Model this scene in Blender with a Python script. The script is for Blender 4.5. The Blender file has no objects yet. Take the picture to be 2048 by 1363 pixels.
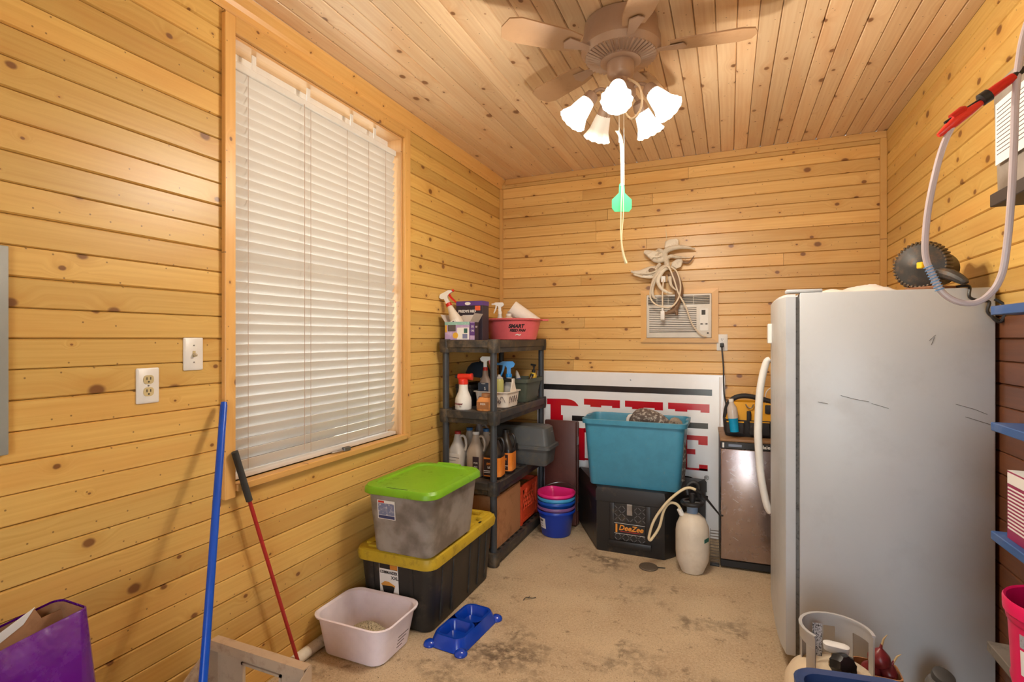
import bpy, bmesh, math, random
from mathutils import Vector, Matrix
random.seed(7)
PI = math.pi
scene = bpy.context.scene
COL = scene.collection

# ---------------------------------------------------------------- camera
cam_d = bpy.data.cameras.new('camera')
cam_d.sensor_width = 36.0
cam_d.lens = 36.0 * 1035.0 / 2048.0
cam_d.shift_y = -4.5 / 2048.0
cam_d.clip_start = 0.02
cam = bpy.data.objects.new('camera', cam_d)
COL.objects.link(cam)
cam.location = (0, 0, 1.424)
cam.rotation_euler = (PI / 2, 0, math.atan(433.0 / 1035.0))
scene.camera = cam

# ---------------------------------------------------------------- sky, exposure
world = bpy.data.worlds.new('sky')
scene.world = world
world.use_nodes = True
bg = world.node_tree.nodes['Background']
bg.inputs['Color'].default_value = (0.80, 0.91, 1.0, 1)
bg.inputs['Strength'].default_value = 8.8
LAMP_W = 26.0          # each lit bulb of the ceiling fan
SHADE_E = 2.6          # glow of a lit glass shade
vs = scene.view_settings
vs.view_transform = 'Standard'
vs.look = 'None'
vs.gamma = 1.0
vs.use_curve_mapping = False
vs.exposure = -0.24

# room: board faces at X0 / X1 (left / right wall), Y1 (back wall), H ceiling
X0, X1, Y0, Y1, H = -1.767, 0.93, -1.6, 3.974, 2.75

# ---------------------------------------------------------------- helpers
def lin(c):
    return tuple((v / 12.92 if v <= 0.04045 else ((v + 0.055) / 1.055) ** 2.4) for v in (q / 255.0 for q in c))

class MB:
    """collects shapes; build() links them as ONE mesh object"""
    def __init__(s):
        s.v = []; s.f = []; s.m = Matrix.Identity(4)
    def add(s, vs_, fs_):
        o = len(s.v)
        for p in vs_:
            s.v.append(tuple(s.m @ Vector(p)))
        for f in fs_:
            s.f.append(tuple(i + o for i in f))
        return s
    def at(s, loc=(0, 0, 0), rot=(0, 0, 0), sc=(1, 1, 1)):
        from mathutils import Euler
        s.m = Matrix.Translation(loc) @ Euler(rot).to_matrix().to_4x4() @ Matrix.Diagonal((*sc, 1))
        return s
    def box(s, x0, x1, y0, y1, z0, z1, b=0.0):
        if b <= 0:
            p = [(x, y, z) for z in (z0, z1) for y in (y0, y1) for x in (x0, x1)]
            return s.add(p, [(0, 2, 3, 1), (4, 5, 7, 6), (0, 1, 5, 4), (2, 6, 7, 3), (0, 4, 6, 2), (1, 3, 7, 5)])
        bm = bmesh.new()
        bmesh.ops.create_cube(bm, size=1)
        for q in bm.verts:
            q.co = Vector(((x0 + x1) / 2 + q.co.x * (x1 - x0), (y0 + y1) / 2 + q.co.y * (y1 - y0), (z0 + z1) / 2 + q.co.z * (z1 - z0)))
        bmesh.ops.bevel(bm, geom=bm.edges[:], offset=b, segments=2 if b > 0.003 else 1, affect='EDGES', profile=0.5)
        bm.verts.index_update()
        vs_ = [tuple(q.co) for q in bm.verts]; fs_ = [tuple(q.index for q in f.verts) for f in bm.faces]
        bm.free()
        return s.add(vs_, fs_)
    def loft(s, rings, cap0=True, cap1=True, close=False):
        n = len(rings[0]); vs_ = [p for r in rings for p in r]; fs_ = []
        k = len(rings)
        for i in range(k if close else k - 1):
            a = i * n; b = ((i + 1) % k) * n
            for j in range(n):
                j2 = (j + 1) % n
                fs_.append((a + j, a + j2, b + j2, b + j))
        if cap0 and not close: fs_.append(tuple(range(n - 1, -1, -1)))
        if cap1 and not close: fs_.append(tuple(range((k - 1) * n, k * n)))
        return s.add(vs_, fs_)
    def lathe(s, prof, n=24, c=(0, 0, 0), cap0=True, cap1=True, wav=0, wamp=0.0):
        rings = []
        for i, (r, z) in enumerate(prof):
            rr_ = []
            for j in range(n):
                a = 2 * PI * j / n
                q = r * (1 + (wamp * math.cos(wav * a) if wav else 0))
                rr_.append((c[0] + q * math.cos(a), c[1] + q * math.sin(a), c[2] + z))
            rings.append(rr_)
        return s.loft(rings, cap0, cap1)
    def rbox(s, levels, k=4, cap0=True, cap1=True):
        """levels: (z, cx, cy, hx, hy, r) rounded rectangles stacked"""
        return s.loft([rring(*l, k=k) for l in levels], cap0, cap1)
    def tube(s, path, r, n=8, cyclic=False, smooth=0, cap=True):
        P = [Vector(p) for p in path]
        R = list(r) if isinstance(r, (list, tuple)) else [r] * len(P)
        if smooth:
            P, R = spline(P, R, smooth, cyclic)
        rings = []; up = None
        m = len(P)
        for i in range(m):
            a = P[(i - 1) % m] if (cyclic or i > 0) else P[i]
            b = P[(i + 1) % m] if (cyclic or i < m - 1) else P[i]
            t = (b - a)
            t = t.normalized() if t.length > 1e-9 else Vector((0, 0, 1))
            if up is None:
                up = Vector((0, 0, 1)) if abs(t.z) < 0.9 else Vector((1, 0, 0))
            x = up.cross(t)
            if x.length < 1e-6: x = Vector((1, 0, 0)).cross(t)
            x.normalize(); y = t.cross(x); up = y
            rings.append([tuple(P[i] + (x * math.cos(2 * PI * j / n) + y * math.sin(2 * PI * j / n)) * R[i]) for j in range(n)])
        return s.loft(rings, cap, cap, close=cyclic)
    def prism(s, poly, d0, d1, ax='y'):
        """poly 2D extruded: ax y -> (x,z), ax x -> (y,z), ax z -> (x,y)"""
        def q(p, d):
            return (p[0], d, p[1]) if ax == 'y' else ((d, p[0], p[1]) if ax == 'x' else (p[0], p[1], d))
        return s.loft([[q(p, d0) for p in poly], [q(p, d1) for p in poly]])
    def build(s, name, mat, parent=None, ang=35, loc=None, rot=None):
        me = bpy.data.meshes.new(name)
        me.from_pydata(s.v, [], s.f)
        bm = bmesh.new(); bm.from_mesh(me)
        bmesh.ops.recalc_face_normals(bm, faces=bm.faces[:])
        bm.to_mesh(me); bm.free()
        if ang:
            me.shade_smooth(); me.set_sharp_from_angle(angle=math.radians(ang))
        return link(name, me, mat, parent, loc, rot)

def link(name, me, mat, parent=None, loc=None, rot=None):
    o = bpy.data.objects.new(name, me)
    COL.objects.link(o)
    if mat is not None:
        if not me.materials: me.materials.append(mat)
    if parent is not None: o.parent = parent
    if loc is not None: o.location = loc
    if rot is not None: o.rotation_euler = rot
    return o

def rring(z, cx, cy, hx, hy, r, k=4):
    r = min(r, hx * 0.999, hy * 0.999); out = []
    for q, (sx, sy) in enumerate(((1, 1), (-1, 1), (-1, -1), (1, -1))):
        for i in range(k + 1):
            a = q * PI / 2 + (PI / 2) * i / k
            out.append((cx + sx * (hx - r) + r * math.cos(a), cy + sy * (hy - r) + r * math.sin(a), z))
    return out

def spline(P, R, sub, cyc=False):
    n = len(P); oP = []; oR = []
    seg = n if cyc else n - 1
    g = (lambda i: P[i % n]) if cyc else (lambda i: P[max(0, min(n - 1, i))])
    for i in range(seg):
        for k in range(sub):
            t = k / sub
            a, b, c, d = g(i - 1), g(i), g(i + 1), g(i + 2)
            oP.append(0.5 * ((2 * b) + (c - a) * t + (2 * a - 5 * b + 4 * c - d) * t * t + (3 * b - a - 3 * c + d) * t ** 3))
            oR.append(R[i] * (1 - t) + R[(i + 1) % n] * t)
    if not cyc: oP.append(P[-1]); oR.append(R[-1])
    return oP, oR

def thing(name, label, cat, loc=(0, 0, 0), rz=0.0, group=None, rot=None):
    o = bpy.data.objects.new(name, None); COL.objects.link(o)
    o.empty_display_size = 0.05
    o.location = loc; o.rotation_euler = rot if rot else (0, 0, rz)
    o['label'] = label; o['category'] = cat
    if group: o['group'] = group
    return o

def tag(o, label, cat, group=None, kind=None):
    o['label'] = label; o['category'] = cat
    if group: o['group'] = group
    if kind: o['kind'] = kind
    return o

def struct(o, label=None):
    o['kind'] = 'structure'
    if label: o['label'] = label
    return o

def text(s, size, mat, parent, loc, rot, name='lettering', bold=0.0, sx=1.0, ax='CENTER', shear=0.0, depth=0.0004):
    cu = bpy.data.curves.new(name, 'FONT')
    cu.body = s; cu.size = size; cu.align_x = ax; cu.align_y = 'CENTER'; cu.extrude = depth; cu.offset = bold; cu.shear = shear
    cu.resolution_u = 3
    t = bpy.data.objects.new(name, cu); COL.objects.link(t)
    dg = bpy.context.evaluated_depsgraph_get()
    me = bpy.data.meshes.new_from_object(t.evaluated_get(dg))
    bpy.data.objects.remove(t); bpy.data.curves.remove(cu)
    for v in me.vertices: v.co.x *= sx
    me.name = name
    return link(name, me, mat, parent, loc, rot)

FRONT = (PI / 2, 0, 0)            # faces -Y (towards the camera)
RIGHTF = (PI / 2, 0, PI / 2)      # faces +X
LEFTF = (PI / 2, 0, -PI / 2)      # faces -X

# ---------------------------------------------------------------- materials
def newmat(name):
    m = bpy.data.materials.new(name); m.use_nodes = True
    nt = m.node_tree; b = nt.nodes['Principled BSDF']
    return m, nt, b

def N(nt, t, **kw):
    n = nt.nodes.new(t)
    for k, v in kw.items(): setattr(n, k, v)
    return n

def math_(nt, op, a, b=None, c=None, clamp=False):
    n = nt.nodes.new('ShaderNodeMath'); n.operation = op; n.use_clamp = clamp
    for i, q in enumerate((a, b, c)):
        if q is None: continue
        if isinstance(q, (int, float)): n.inputs[i].default_value = q
        else: nt.links.new(q, n.inputs[i])
    return n.outputs[0]

def mixc(nt, f, a, b, bt='MIX'):
    n = nt.nodes.new('ShaderNodeMix'); n.data_type = 'RGBA'; n.blend_type = bt
    for i, q in ((0, f), (6, a), (7, b)):
        if isinstance(q, (int, float)): n.inputs[i].default_value = q
        elif isinstance(q, (tuple, list)): n.inputs[i].default_value = (*q[:3], 1)
        else: nt.links.new(q, n.inputs[i])
    return n.outputs[2]

def smooth(nt, x, lo, hi, a=0.0, b=1.0):
    n = nt.nodes.new('ShaderNodeMapRange'); n.interpolation_type = 'SMOOTHSTEP'
    nt.links.new(x, n.inputs[0])
    for i, q in ((1, lo), (2, hi), (3, a), (4, b)):
        if isinstance(q, (int, float)): n.inputs[i].default_value = q
        else: nt.links.new(q, n.inputs[i])
    return n.outputs[0]

def plastic(name, c, rough=0.4, dirt=None, dscale=6.0, damt=0.5, metal=0.0, var=0.06, bump=0.0, bscale=200, bdist=0.002, emis=None, trans=0.0, coat=0.0, lo=0.48, hi=0.72, spec=0.5):
    m, nt, b = newmat(name)
    tc = N(nt, 'ShaderNodeTexCoord')
    col = lin(c)
    nz = N(nt, 'ShaderNodeTexNoise'); nz.inputs['Scale'].default_value = dscale; nz.inputs['Detail'].default_value = 6
    nz.inputs['Roughness'].default_value = 0.65
    nt.links.new(tc.outputs['Object'], nz.inputs['Vector'])
    c1 = mixc(nt, smooth(nt, nz.outputs['Fac'], 0.3, 0.7), tuple(q * (1 - var) for q in col), tuple(min(1, q * (1 + var)) for q in col))
    if dirt is not None:
        n2 = N(nt, 'ShaderNodeTexNoise'); n2.inputs['Scale'].default_value = dscale * 2.3; n2.inputs['Detail'].default_value = 8
        n2.inputs['Roughness'].default_value = 0.7
        nt.links.new(tc.outputs['Object'], n2.inputs['Vector'])
        f = math_(nt, 'MULTIPLY', smooth(nt, n2.outputs['Fac'], lo, hi), damt)
        c1 = mixc(nt, f, c1, lin(dirt))
        nt.links.new(math_(nt, 'ADD', rough, math_(nt, 'MULTIPLY', f, 0.35)), b.inputs['Roughness'])
    else:
        b.inputs['Roughness'].default_value = rough
    nt.links.new(c1, b.inputs['Base Color'])
    b.inputs['Metallic'].default_value = metal
    b.inputs['Specular IOR Level'].default_value = spec
    if trans: b.inputs['Transmission Weight'].default_value = trans
    if coat: b.inputs['Coat Weight'].default_value = coat; b.inputs['Coat Roughness'].default_value = 0.15
    if emis:
        b.inputs['Emission Color'].default_value = (*lin(emis[0]), 1); b.inputs['Emission Strength'].default_value = emis[1]
    if bump:
        bp = N(nt, 'ShaderNodeBump'); bp.inputs['Strength'].default_value = bump; bp.inputs['Distance'].default_value = bdist
        n3 = N(nt, 'ShaderNodeTexNoise'); n3.inputs['Scale'].default_value = bscale; n3.inputs['Detail'].default_value = 3
        nt.links.new(tc.outputs['Object'], n3.inputs['Vector']); nt.links.new(n3.outputs['Fac'], bp.inputs['Height'])
        nt.links.new(bp.outputs['Normal'], b.inputs['Normal'])
    return m

def wood(name, u, v, light=(222, 184, 106), dark=(192, 140, 62), knot=(110, 62, 34), kn=1.0, rough=0.36, red=(208, 152, 78)):
    """boards: u = axis along the grain, v = axis across, in metres"""
    m, nt, b = newmat(name)
    tc = N(nt, 'ShaderNodeTexCoord'); sp = N(nt, 'ShaderNodeSeparateXYZ')
    nt.links.new(tc.outputs['Object'], sp.inputs[0])
    oi = N(nt, 'ShaderNodeObjectInfo'); rnd = oi.outputs['Random']
    U = math_(nt, 'ADD', sp.outputs[u], math_(nt, 'MULTIPLY', rnd, 37.0))
    V = math_(nt, 'ADD', sp.outputs[v], math_(nt, 'MULTIPLY', rnd, 11.0))
    # knots
    cv = N(nt, 'ShaderNodeCombineXYZ')
    nt.links.new(math_(nt, 'MULTIPLY', U, 4.0), cv.inputs[0]); nt.links.new(math_(nt, 'MULTIPLY', V, 5.4), cv.inputs[1])
    vo = N(nt, 'ShaderNodeTexVoronoi'); vo.voronoi_dimensions = '2D'; vo.inputs['Scale'].default_value = 1.0
    nt.links.new(cv.outputs[0], vo.inputs['Vector'])
    dist = vo.outputs['Distance']
    sc = N(nt, 'ShaderNodeSeparateColor'); nt.links.new(vo.outputs['Color'], sc.inputs[0])
    rad = math_(nt, 'ADD', 0.012, math_(nt, 'MULTIPLY', math_(nt, 'POWER', sc.outputs[0], 1.8), 0.10 * kn))
    wob = N(nt, 'ShaderNodeTexNoise'); wob.inputs['Scale'].default_value = 60
    nt.links.new(tc.outputs['Object'], wob.inputs['Vector'])
    dw = math_(nt, 'ADD', dist, math_(nt, 'MULTIPLY', math_(nt, 'SUBTRACT', wob.outputs['Fac'], 0.5), 0.02))
    rel = math_(nt, 'DIVIDE', dw, rad)
    kmask = smooth(nt, rel, 0.55, 1.1, 1.0, 0.0)
    halo = smooth(nt, rel, 0.9, 3.2, 1.0, 0.0)
    bend = smooth(nt, rel, 0.6, 5.0, 1.0, 0.0)
    # grain
    Vb = math_(nt, 'ADD', V, math_(nt, 'MULTIPLY', bend, 0.035))
    g = N(nt, 'ShaderNodeCombineXYZ')
    nt.links.new(math_(nt, 'MULTIPLY', U, 1.3), g.inputs[0]); nt.links.new(math_(nt, 'MULTIPLY', Vb, 75), g.inputs[1]); nt.links.new(math_(nt, 'MULTIPLY', rnd, 91), g.inputs[2])
    n1 = N(nt, 'ShaderNodeTexNoise'); n1.inputs['Scale'].default_value = 1.0; n1.inputs['Detail'].default_value = 5; n1.inputs['Roughness'].default_value = 0.6
    nt.links.new(g.outputs[0], n1.inputs['Vector'])
    g2 = N(nt, 'ShaderNodeCombineXYZ')
    nt.links.new(math_(nt, 'MULTIPLY', U, 1.6), g2.inputs[0]); nt.links.new(math_(nt, 'MULTIPLY', V, 9), g2.inputs[1]); nt.links.new(math_(nt, 'MULTIPLY', rnd, 57), g2.inputs[2])
    n2 = N(nt, 'ShaderNodeTexNoise'); n2.inputs['Scale'].default_value = 1.0; n2.inputs['Detail'].default_value = 3
    nt.links.new(g2.outputs[0], n2.inputs['Vector'])
    # cathedral rings
    wv = N(nt, 'ShaderNodeTexWave'); wv.bands_direction = 'Y'; wv.inputs['Scale'].default_value = 8.8; wv.inputs['Distortion'].default_value = 7.0
    wv.inputs['Detail'].default_value = 2.0; wv.inputs['Detail Scale'].default_value = 0.8
    g3 = N(nt, 'ShaderNodeCombineXYZ')
    nt.links.new(math_(nt, 'MULTIPLY', U, 0.55), g3.inputs[0]); nt.links.new(math_(nt, 'MULTIPLY', Vb, 1.6), g3.inputs[1]); nt.links.new(math_(nt, 'MULTIPLY', rnd, 23), g3.inputs[2])
    nt.links.new(g3.outputs[0], wv.inputs['Vector'])
    f1 = math_(nt, 'ADD', math_(nt, 'MULTIPLY', smooth(nt, n1.outputs['Fac'], 0.35, 0.72), 0.34), math_(nt, 'MULTIPLY', wv.outputs['Fac'], 0.10))
    c = mixc(nt, f1, lin(light), lin(dark))
    c = mixc(nt, math_(nt, 'MULTIPLY', smooth(nt, n2.outputs['Fac'], 0.42, 0.75), 0.55), c, lin(red))
    tone = math_(nt, 'ADD', 0.86, math_(nt, 'MULTIPLY', math_(nt, 'FRACT', math_(nt, 'MULTIPLY', rnd, 13.7)), 0.26))
    tn = N(nt, 'ShaderNodeCombineXYZ')
    for i in range(3): nt.links.new(tone, tn.inputs[i])
    c = mixc(nt, 1.0, c, tn.outputs[0], 'MULTIPLY')
    c = mixc(nt, math_(nt, 'MULTIPLY', halo, 0.35), c, lin(dark))
    c = mixc(nt, math_(nt, 'MULTIPLY', kmask, 0.85), c, lin(knot))
    # small dents and specks
    sv = N(nt, 'ShaderNodeTexVoronoi'); sv.voronoi_dimensions = '2D'; sv.inputs['Scale'].default_value = 1.0
    g4 = N(nt, 'ShaderNodeCombineXYZ')
    nt.links.new(math_(nt, 'MULTIPLY', U, 14), g4.inputs[0]); nt.links.new(math_(nt, 'MULTIPLY', V, 14), g4.inputs[1])
    nt.links.new(g4.outputs[0], sv.inputs['Vector'])
    sc2 = N(nt, 'ShaderNodeSeparateColor'); nt.links.new(sv.outputs['Color'], sc2.inputs[0])
    speck = math_(nt, 'MULTIPLY', smooth(nt, sv.outputs['Distance'], 0.02, 0.05, 1.0, 0.0), math_(nt, 'GREATER_THAN', sc2.outputs[1], 0.62))
    c = mixc(nt, math_(nt, 'MULTIPLY', speck, 0.7), c, lin((84, 48, 26)))
    nt.links.new(c, b.inputs['Base Color'])
    b.inputs['Roughness'].default_value = rough
    bp = N(nt, 'ShaderNodeBump'); bp.inputs['Strength'].default_value = 0.18; bp.inputs['Distance'].default_value = 0.0015
    nt.links.new(n1.outputs['Fac'], bp.inputs['Height']); nt.links.new(bp.outputs['Normal'], b.inputs['Normal'])
    return m

WL = wood('pine_boards_side', 1, 2)
WB = wood('pine_boards_back', 0, 2, light=(228, 186, 116), dark=(198, 142, 72))
WD = wood('pine_boards_dark', 1, 2, light=(112, 70, 46), dark=(70, 42, 30), red=(92, 54, 38), knot=(46, 28, 22), rough=0.3)
WC = wood('pine_boards_ceiling', 1, 0, light=(233, 206, 170), dark=(204, 160, 116), red=(216, 168, 122), rough=0.3)
WT = wood('pine_trim_long', 1, 2, light=(228, 180, 108), dark=(206, 148, 74), kn=0.5)
WTV = wood('pine_trim_upright', 2, 1, light=(228, 180, 108), dark=(206, 148, 74), kn=0.5)
WTX = wood('pine_trim_cross', 0, 2, light=(228, 182, 116), dark=(206, 150, 82), kn=0.5)
WJ = wood('pine_jamb', 2, 0, light=(226, 186, 140), dark=(196, 146, 98), kn=0.4)
BACKING = plastic('dark_wall_backing', (70, 42, 20), 0.9)
WHITE = plastic('white_plastic', (232, 230, 226), 0.35)
BLACK = plastic('black_plastic', (30, 30, 32), 0.45)
INK = plastic('black_print', (26, 24, 26), 0.5, var=0)
PAPER = plastic('white_print', (236, 234, 230), 0.55, var=0.02)
STEEL = plastic('steel', (176, 178, 182), 0.3, metal=1.0)
RED = plastic('red_plastic', (204, 34, 26), 0.35)
# ================================================================ structure
# ---- floor
def concrete():
    m, nt, b = newmat('dusty_concrete')
    tc = N(nt, 'ShaderNodeTexCoord'); o = tc.outputs['Object']
    def nz(s, d=6, r=0.6):
        n = N(nt, 'ShaderNodeTexNoise'); n.inputs['Scale'].default_value = s; n.inputs['Detail'].default_value = d; n.inputs['Roughness'].default_value = r
        nt.links.new(o, n.inputs['Vector']); return n.outputs['Fac']
    c = mixc(nt, smooth(nt, nz(3.0), 0.3, 0.7), lin((202, 178, 144)), lin((180, 154, 122)))
    c = mixc(nt, smooth(nt, nz(95, 8, 0.78), 0.40, 0.68), c, lin((214, 194, 162)))
    c = mixc(nt, math_(nt, 'MULTIPLY', smooth(nt, nz(190, 4), 0.55, 0.65), 0.75), c, lin((112, 90, 68)))
    st = math_(nt, 'MULTIPLY', smooth(nt, nz(1.7, 5), 0.50, 0.66), smooth(nt, nz(22, 6), 0.36, 0.6))
    c = mixc(nt, math_(nt, 'MULTIPLY', st, 0.8), c, lin((74, 58, 44)))
    c = mixc(nt, math_(nt, 'MULTIPLY', smooth(nt, nz(8, 8, 0.75), 0.57, 0.66), 0.6), c, lin((104, 84, 64)))
    nt.links.new(c, b.inputs['Base Color']); b.inputs['Roughness'].default_value = 0.85
    bp = N(nt, 'ShaderNodeBump'); bp.inputs['Strength'].default_value = 0.5; bp.inputs['Distance'].default_value = 0.004
    nt.links.new(nz(240, 5, 0.7), bp.inputs['Height']); nt.links.new(bp.outputs['Normal'], b.inputs['Normal'])
    return m
struct(MB().box(X0 - 0.14, X1 + 0.14, Y0 - 0.14, Y1 + 0.14, -0.1, 0).build('floor', concrete(), ang=0), 'dusty tan concrete floor with dark stains')

# ---- boarded walls
PITCH = 0.0835
ZB = 1.424 - 17 * PITCH               # joint heights shared by all walls
TH = 0.018
def board(name, a0, a1, v0, v1, face, kind, parent, mat, ch0, ch1):
    """one plank: along a (u axis), across v, front face chamfered.  kind: L, R, B wall or C ceiling"""
    g = 0.0007
    v0 += g; v1 -= g; e = 0.0009
    if v1 > H - 0.002 and kind != 'C': ch1 = 0.0005
    if kind == 'C' and v1 > X1 - 0.002: ch1 = 0.0005
    sec = [(v0, -TH), (v0, -ch0), (v0 + ch0 * 0.6, 0), (v1 - ch1 * 0.6, 0), (v1, -ch1), (v1, -TH)]
    def P(a, q):
        v, t = q
        if kind == 'L': return (face + t, a, v)
        if kind == 'R': return (face - t, a, v)
        if kind == 'B': return (a, face - t, v)
        return (v, a, face - t)
    mb = MB()
    mb.loft([[P(a0 + e, q) for q in sec], [P(a1 - e, q) for q in sec]])
    return mb.build(name, mat, parent, ang=0)

courses = []
k = -1
while True:
    v0 = ZB + k * PITCH; v1 = v0 + PITCH
    if v0 >= H: break
    if v1 > 0.004: courses.append((k, max(v0, 0.002), min(v1, H)))
    k += 1
def ch(k): return 0.0070 if k % 2 else 0.0050

WY0, WY1, WZ0, WZ1 = 1.425, 2.552, 0.865, 2.600      # window opening
wl = MB()
BX = X0 - TH
wl.box(BX - 0.1, BX - 0.001, Y0, WY0, 0, H).box(BX - 0.1, BX - 0.001, WY1, Y1 + 0.12, 0, H)
wl.box(BX - 0.1, BX - 0.001, WY0, WY1, 0, WZ0).box(BX - 0.1, BX - 0.001, WY0, WY1, WZ1, H)
wall_left = struct(wl.build('wall_left', BACKING, ang=0), 'knotty pine boarded left wall with the blind covered window')
for k, a, b in courses:
    if b > WZ0 and a < WZ1:
        spans = [(Y0, WY0), (WY1, Y1)]
    else:
        spans = [(Y0, Y1)]
    for s0, s1 in spans:
        board('board', s0, s1, a, b, X0, 'L', wall_left, WL, ch(k), ch(k + 1))
wb = MB().box(X0 - 0.0, X1 + 0.12, Y1 + TH + 0.001, Y1 + 0.12, 0, H)
wall_back = struct(wb.build('wall_back', BACKING, ang=0), 'knotty pine boarded back wall')
for k, a, b in courses:
    cut = random.Random(k * 3 + 1).uniform(-1.2, 0.5)
    board('board', X0, cut, a, b, Y1, 'B', wall_back, WB, ch(k), ch(k + 1))
    board('board', cut, X1, a, b, Y1, 'B', wall_back, WB, ch(k), ch(k + 1))
wr = MB().box(X1 + TH + 0.001, X1 + 0.12, Y0, Y1 + 0.12, 0, H)
wall_right = struct(wr.build('wall_right', BACKING, ang=0), 'knotty pine boarded right wall')
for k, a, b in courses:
    if b < 1.56:      # lower part beside the freezer gets darker boards
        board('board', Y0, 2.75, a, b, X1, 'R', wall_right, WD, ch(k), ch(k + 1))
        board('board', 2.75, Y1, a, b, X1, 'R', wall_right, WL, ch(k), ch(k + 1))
    else:
        board('board', Y0, Y1, a, b, X1, 'R', wall_right, WL, ch(k), ch(k + 1))
# ceiling
cl = MB().box(X0 - 0.12, X1 + 0.12, Y0, Y1 + 0.12, H + TH + 0.001, H + 0.1)
ceiling = struct(cl.build('ceiling', BACKING, ang=0), 'pine board ceiling')
x = X0 + 0.048; k = 0
board('board', Y0, Y1, X0, x, H, 'C', ceiling, WC, 0.003, 0.003)
while x < X1 - 0.001:
    xe = min(x + PITCH, X1)
    board('board', Y0, Y1, x, xe, H, 'C', ceiling, WC, ch(k), ch(k + 1))
    x = xe; k += 1
# rear wall behind the camera with the open doorway
DX0, DX1, DZ = -0.50, 0.86, 2.30
rw = MB().box(X0 - 0.12, DX0, Y0 - 0.12, Y0, 0, H + 0.1).box(DX1, X1 + 0.12, Y0 - 0.12, Y0, 0, H + 0.1).box(DX0, DX1, Y0 - 0.12, Y0, DZ, H + 0.1)
wall_rear = struct(rw.build('wall_rear', WTX, ang=0), 'boarded rear wall with an open doorway')
dt = MB().box(DX0 - 0.08, DX0, Y0, Y0 + 0.02, 0, DZ + 0.08).box(DX1, DX1 + 0.08, Y0, Y0 + 0.02, 0, DZ + 0.08).box(DX0, DX1, Y0, Y0 + 0.02, DZ, DZ + 0.08)
struct(dt.build('trim_1', WTV, ang=0), 'doorway casing')

# ---- trims
def crown(name, pts_fn, a0, a1, mat):
    prof = [(0, 0), (0, -0.075), (0.006, -0.078), (0.012, -0.07), (0.014, -0.05), (0.022, -0.034), (0.034, -0.02), (0.042, -0.012), (0.046, 0)]
    mb = MB().loft([[pts_fn(a0, p) for p in prof], [pts_fn(a1, p) for p in prof]])
    return struct(mb.build(name, mat, ang=0))
crown('trim_2', lambda a, p: (X0 + 0.0005 + p[0], a, H - 0.0005 + p[1]), Y0, Y1 - 0.001, WT)['label'] = 'moulded pine crown along the left wall'
def flat(name, x0, x1, y0, y1, z0, z1, mat, label, b=0.002):
    return struct(MB().box(x0, x1, y0, y1, z0, z1, b).build(name, mat, ang=30), label)
flat('trim_3', X0 + 0.05, X1 - 0.001, Y1 - 0.019, Y1 - 0.0005, H - 0.045, H - 0.0005, WTX, 'flat pine trim under the ceiling on the back wall')
flat('trim_4', X0 + 0.0005, X0 + 0.026, Y1 - 0.026, Y1 - 0.0005, 0.001, H - 0.08, WTV, 'pine corner strip in the left back corner')
flat('trim_5', X1 - 0.036, X1 - 0.0005, Y1 - 0.024, Y1 - 0.0005, 0.001, H - 0.047, WTV, 'pine corner strip in the right back corner')

# ---- window
win = struct(bpy.data.objects.new('window_1', None), 'tall window with pine casing, glass and sill'); COL.objects.link(win)
CP = 0.021
def cas(nm, y0, y1, z0, z1, mat, cp=CP):
    return MB().box(X0 + 0.0003, X0 + cp, y0, y1, z0, z1, 0.002).build(nm, mat, win, ang=30)
cas('casing', WY0 - 0.046, WY0 - 0.0, WZ0 - 0.05, WZ1 + 0.062, WTV)
cas('casing', WY1 + 0.0, WY1 + 0.058, WZ0 - 0.03, WZ1 + 0.062, WTV)
cas('casing', WY0 - 0.001, WY1 + 0.001, WZ1, WZ1 + 0.064, WT)
MB().box(X0 - 0.1, X0 + 0.03, WY0 + 0.0005, WY1 + 0.02, WZ0 - 0.028, WZ0, 0.003).build('window_sill', WT, win, ang=30)
JD = X0 - 0.118
MB().box(JD, X0 + 0.0, WY0, WY0 + 0.012, WZ0 + 0.0005, WZ1).build('jamb', WJ, win, ang=0)
MB().box(JD, X0 + 0.0, WY1 - 0.012, WY1, WZ0 + 0.0005, WZ1).build('jamb', WJ, win, ang=0)
MB().box(JD, X0 + 0.0, WY0 + 0.012, WY1 - 0.012, WZ1 - 0.012, WZ1).build('jamb', WJ, win, ang=0)
wf = MB()
gx = X0 - 0.105
for y0, y1, z0, z1 in ((WY0 + 0.012, WY0 + 0.05, WZ0 + 0.001, WZ1 - 0.012), (WY1 - 0.05, WY1 - 0.012, WZ0 + 0.001, WZ1 - 0.012),
                       (WY0 + 0.05, WY1 - 0.05, WZ1 - 0.045, WZ1 - 0.012), (WY0 + 0.05, WY1 - 0.05, WZ0 + 0.001, WZ0 + 0.05),
                       (WY0 + 0.05, WY1 - 0.05, 1.70, 1.74)):
    wf.box(gx - 0.012, gx + 0.012, y0, y1, z0, z1)
wf.build('window_frame', WHITE, win, ang=0)
def glass():
    m, nt, b = newmat('window_glass')
    tr = N(nt, 'ShaderNodeBsdfTransparent'); gl = N(nt, 'ShaderNodeBsdfGlossy'); gl.inputs['Roughness'].default_value = 0.02
    mx = N(nt, 'ShaderNodeMixShader'); mx.inputs[0].default_value = 0.06
    nt.links.new(tr.outputs[0], mx.inputs[1]); nt.links.new(gl.outputs[0], mx.inputs[2])
    nt.links.new(mx.outputs[0], nt.nodes['Material Output'].inputs['Surface'])
    return m
GLASS = glass()
MB().box(gx - 0.002, gx + 0.002, WY0 + 0.05, WY1 - 0.05, 1.74, WZ1 - 0.045).build('pane', GLASS, win, ang=0)
MB().box(gx - 0.002, gx + 0.002, WY0 + 0.05, WY1 - 0.05, WZ0 + 0.05, 1.70).build('pane', GLASS, win, ang=0)

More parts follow.
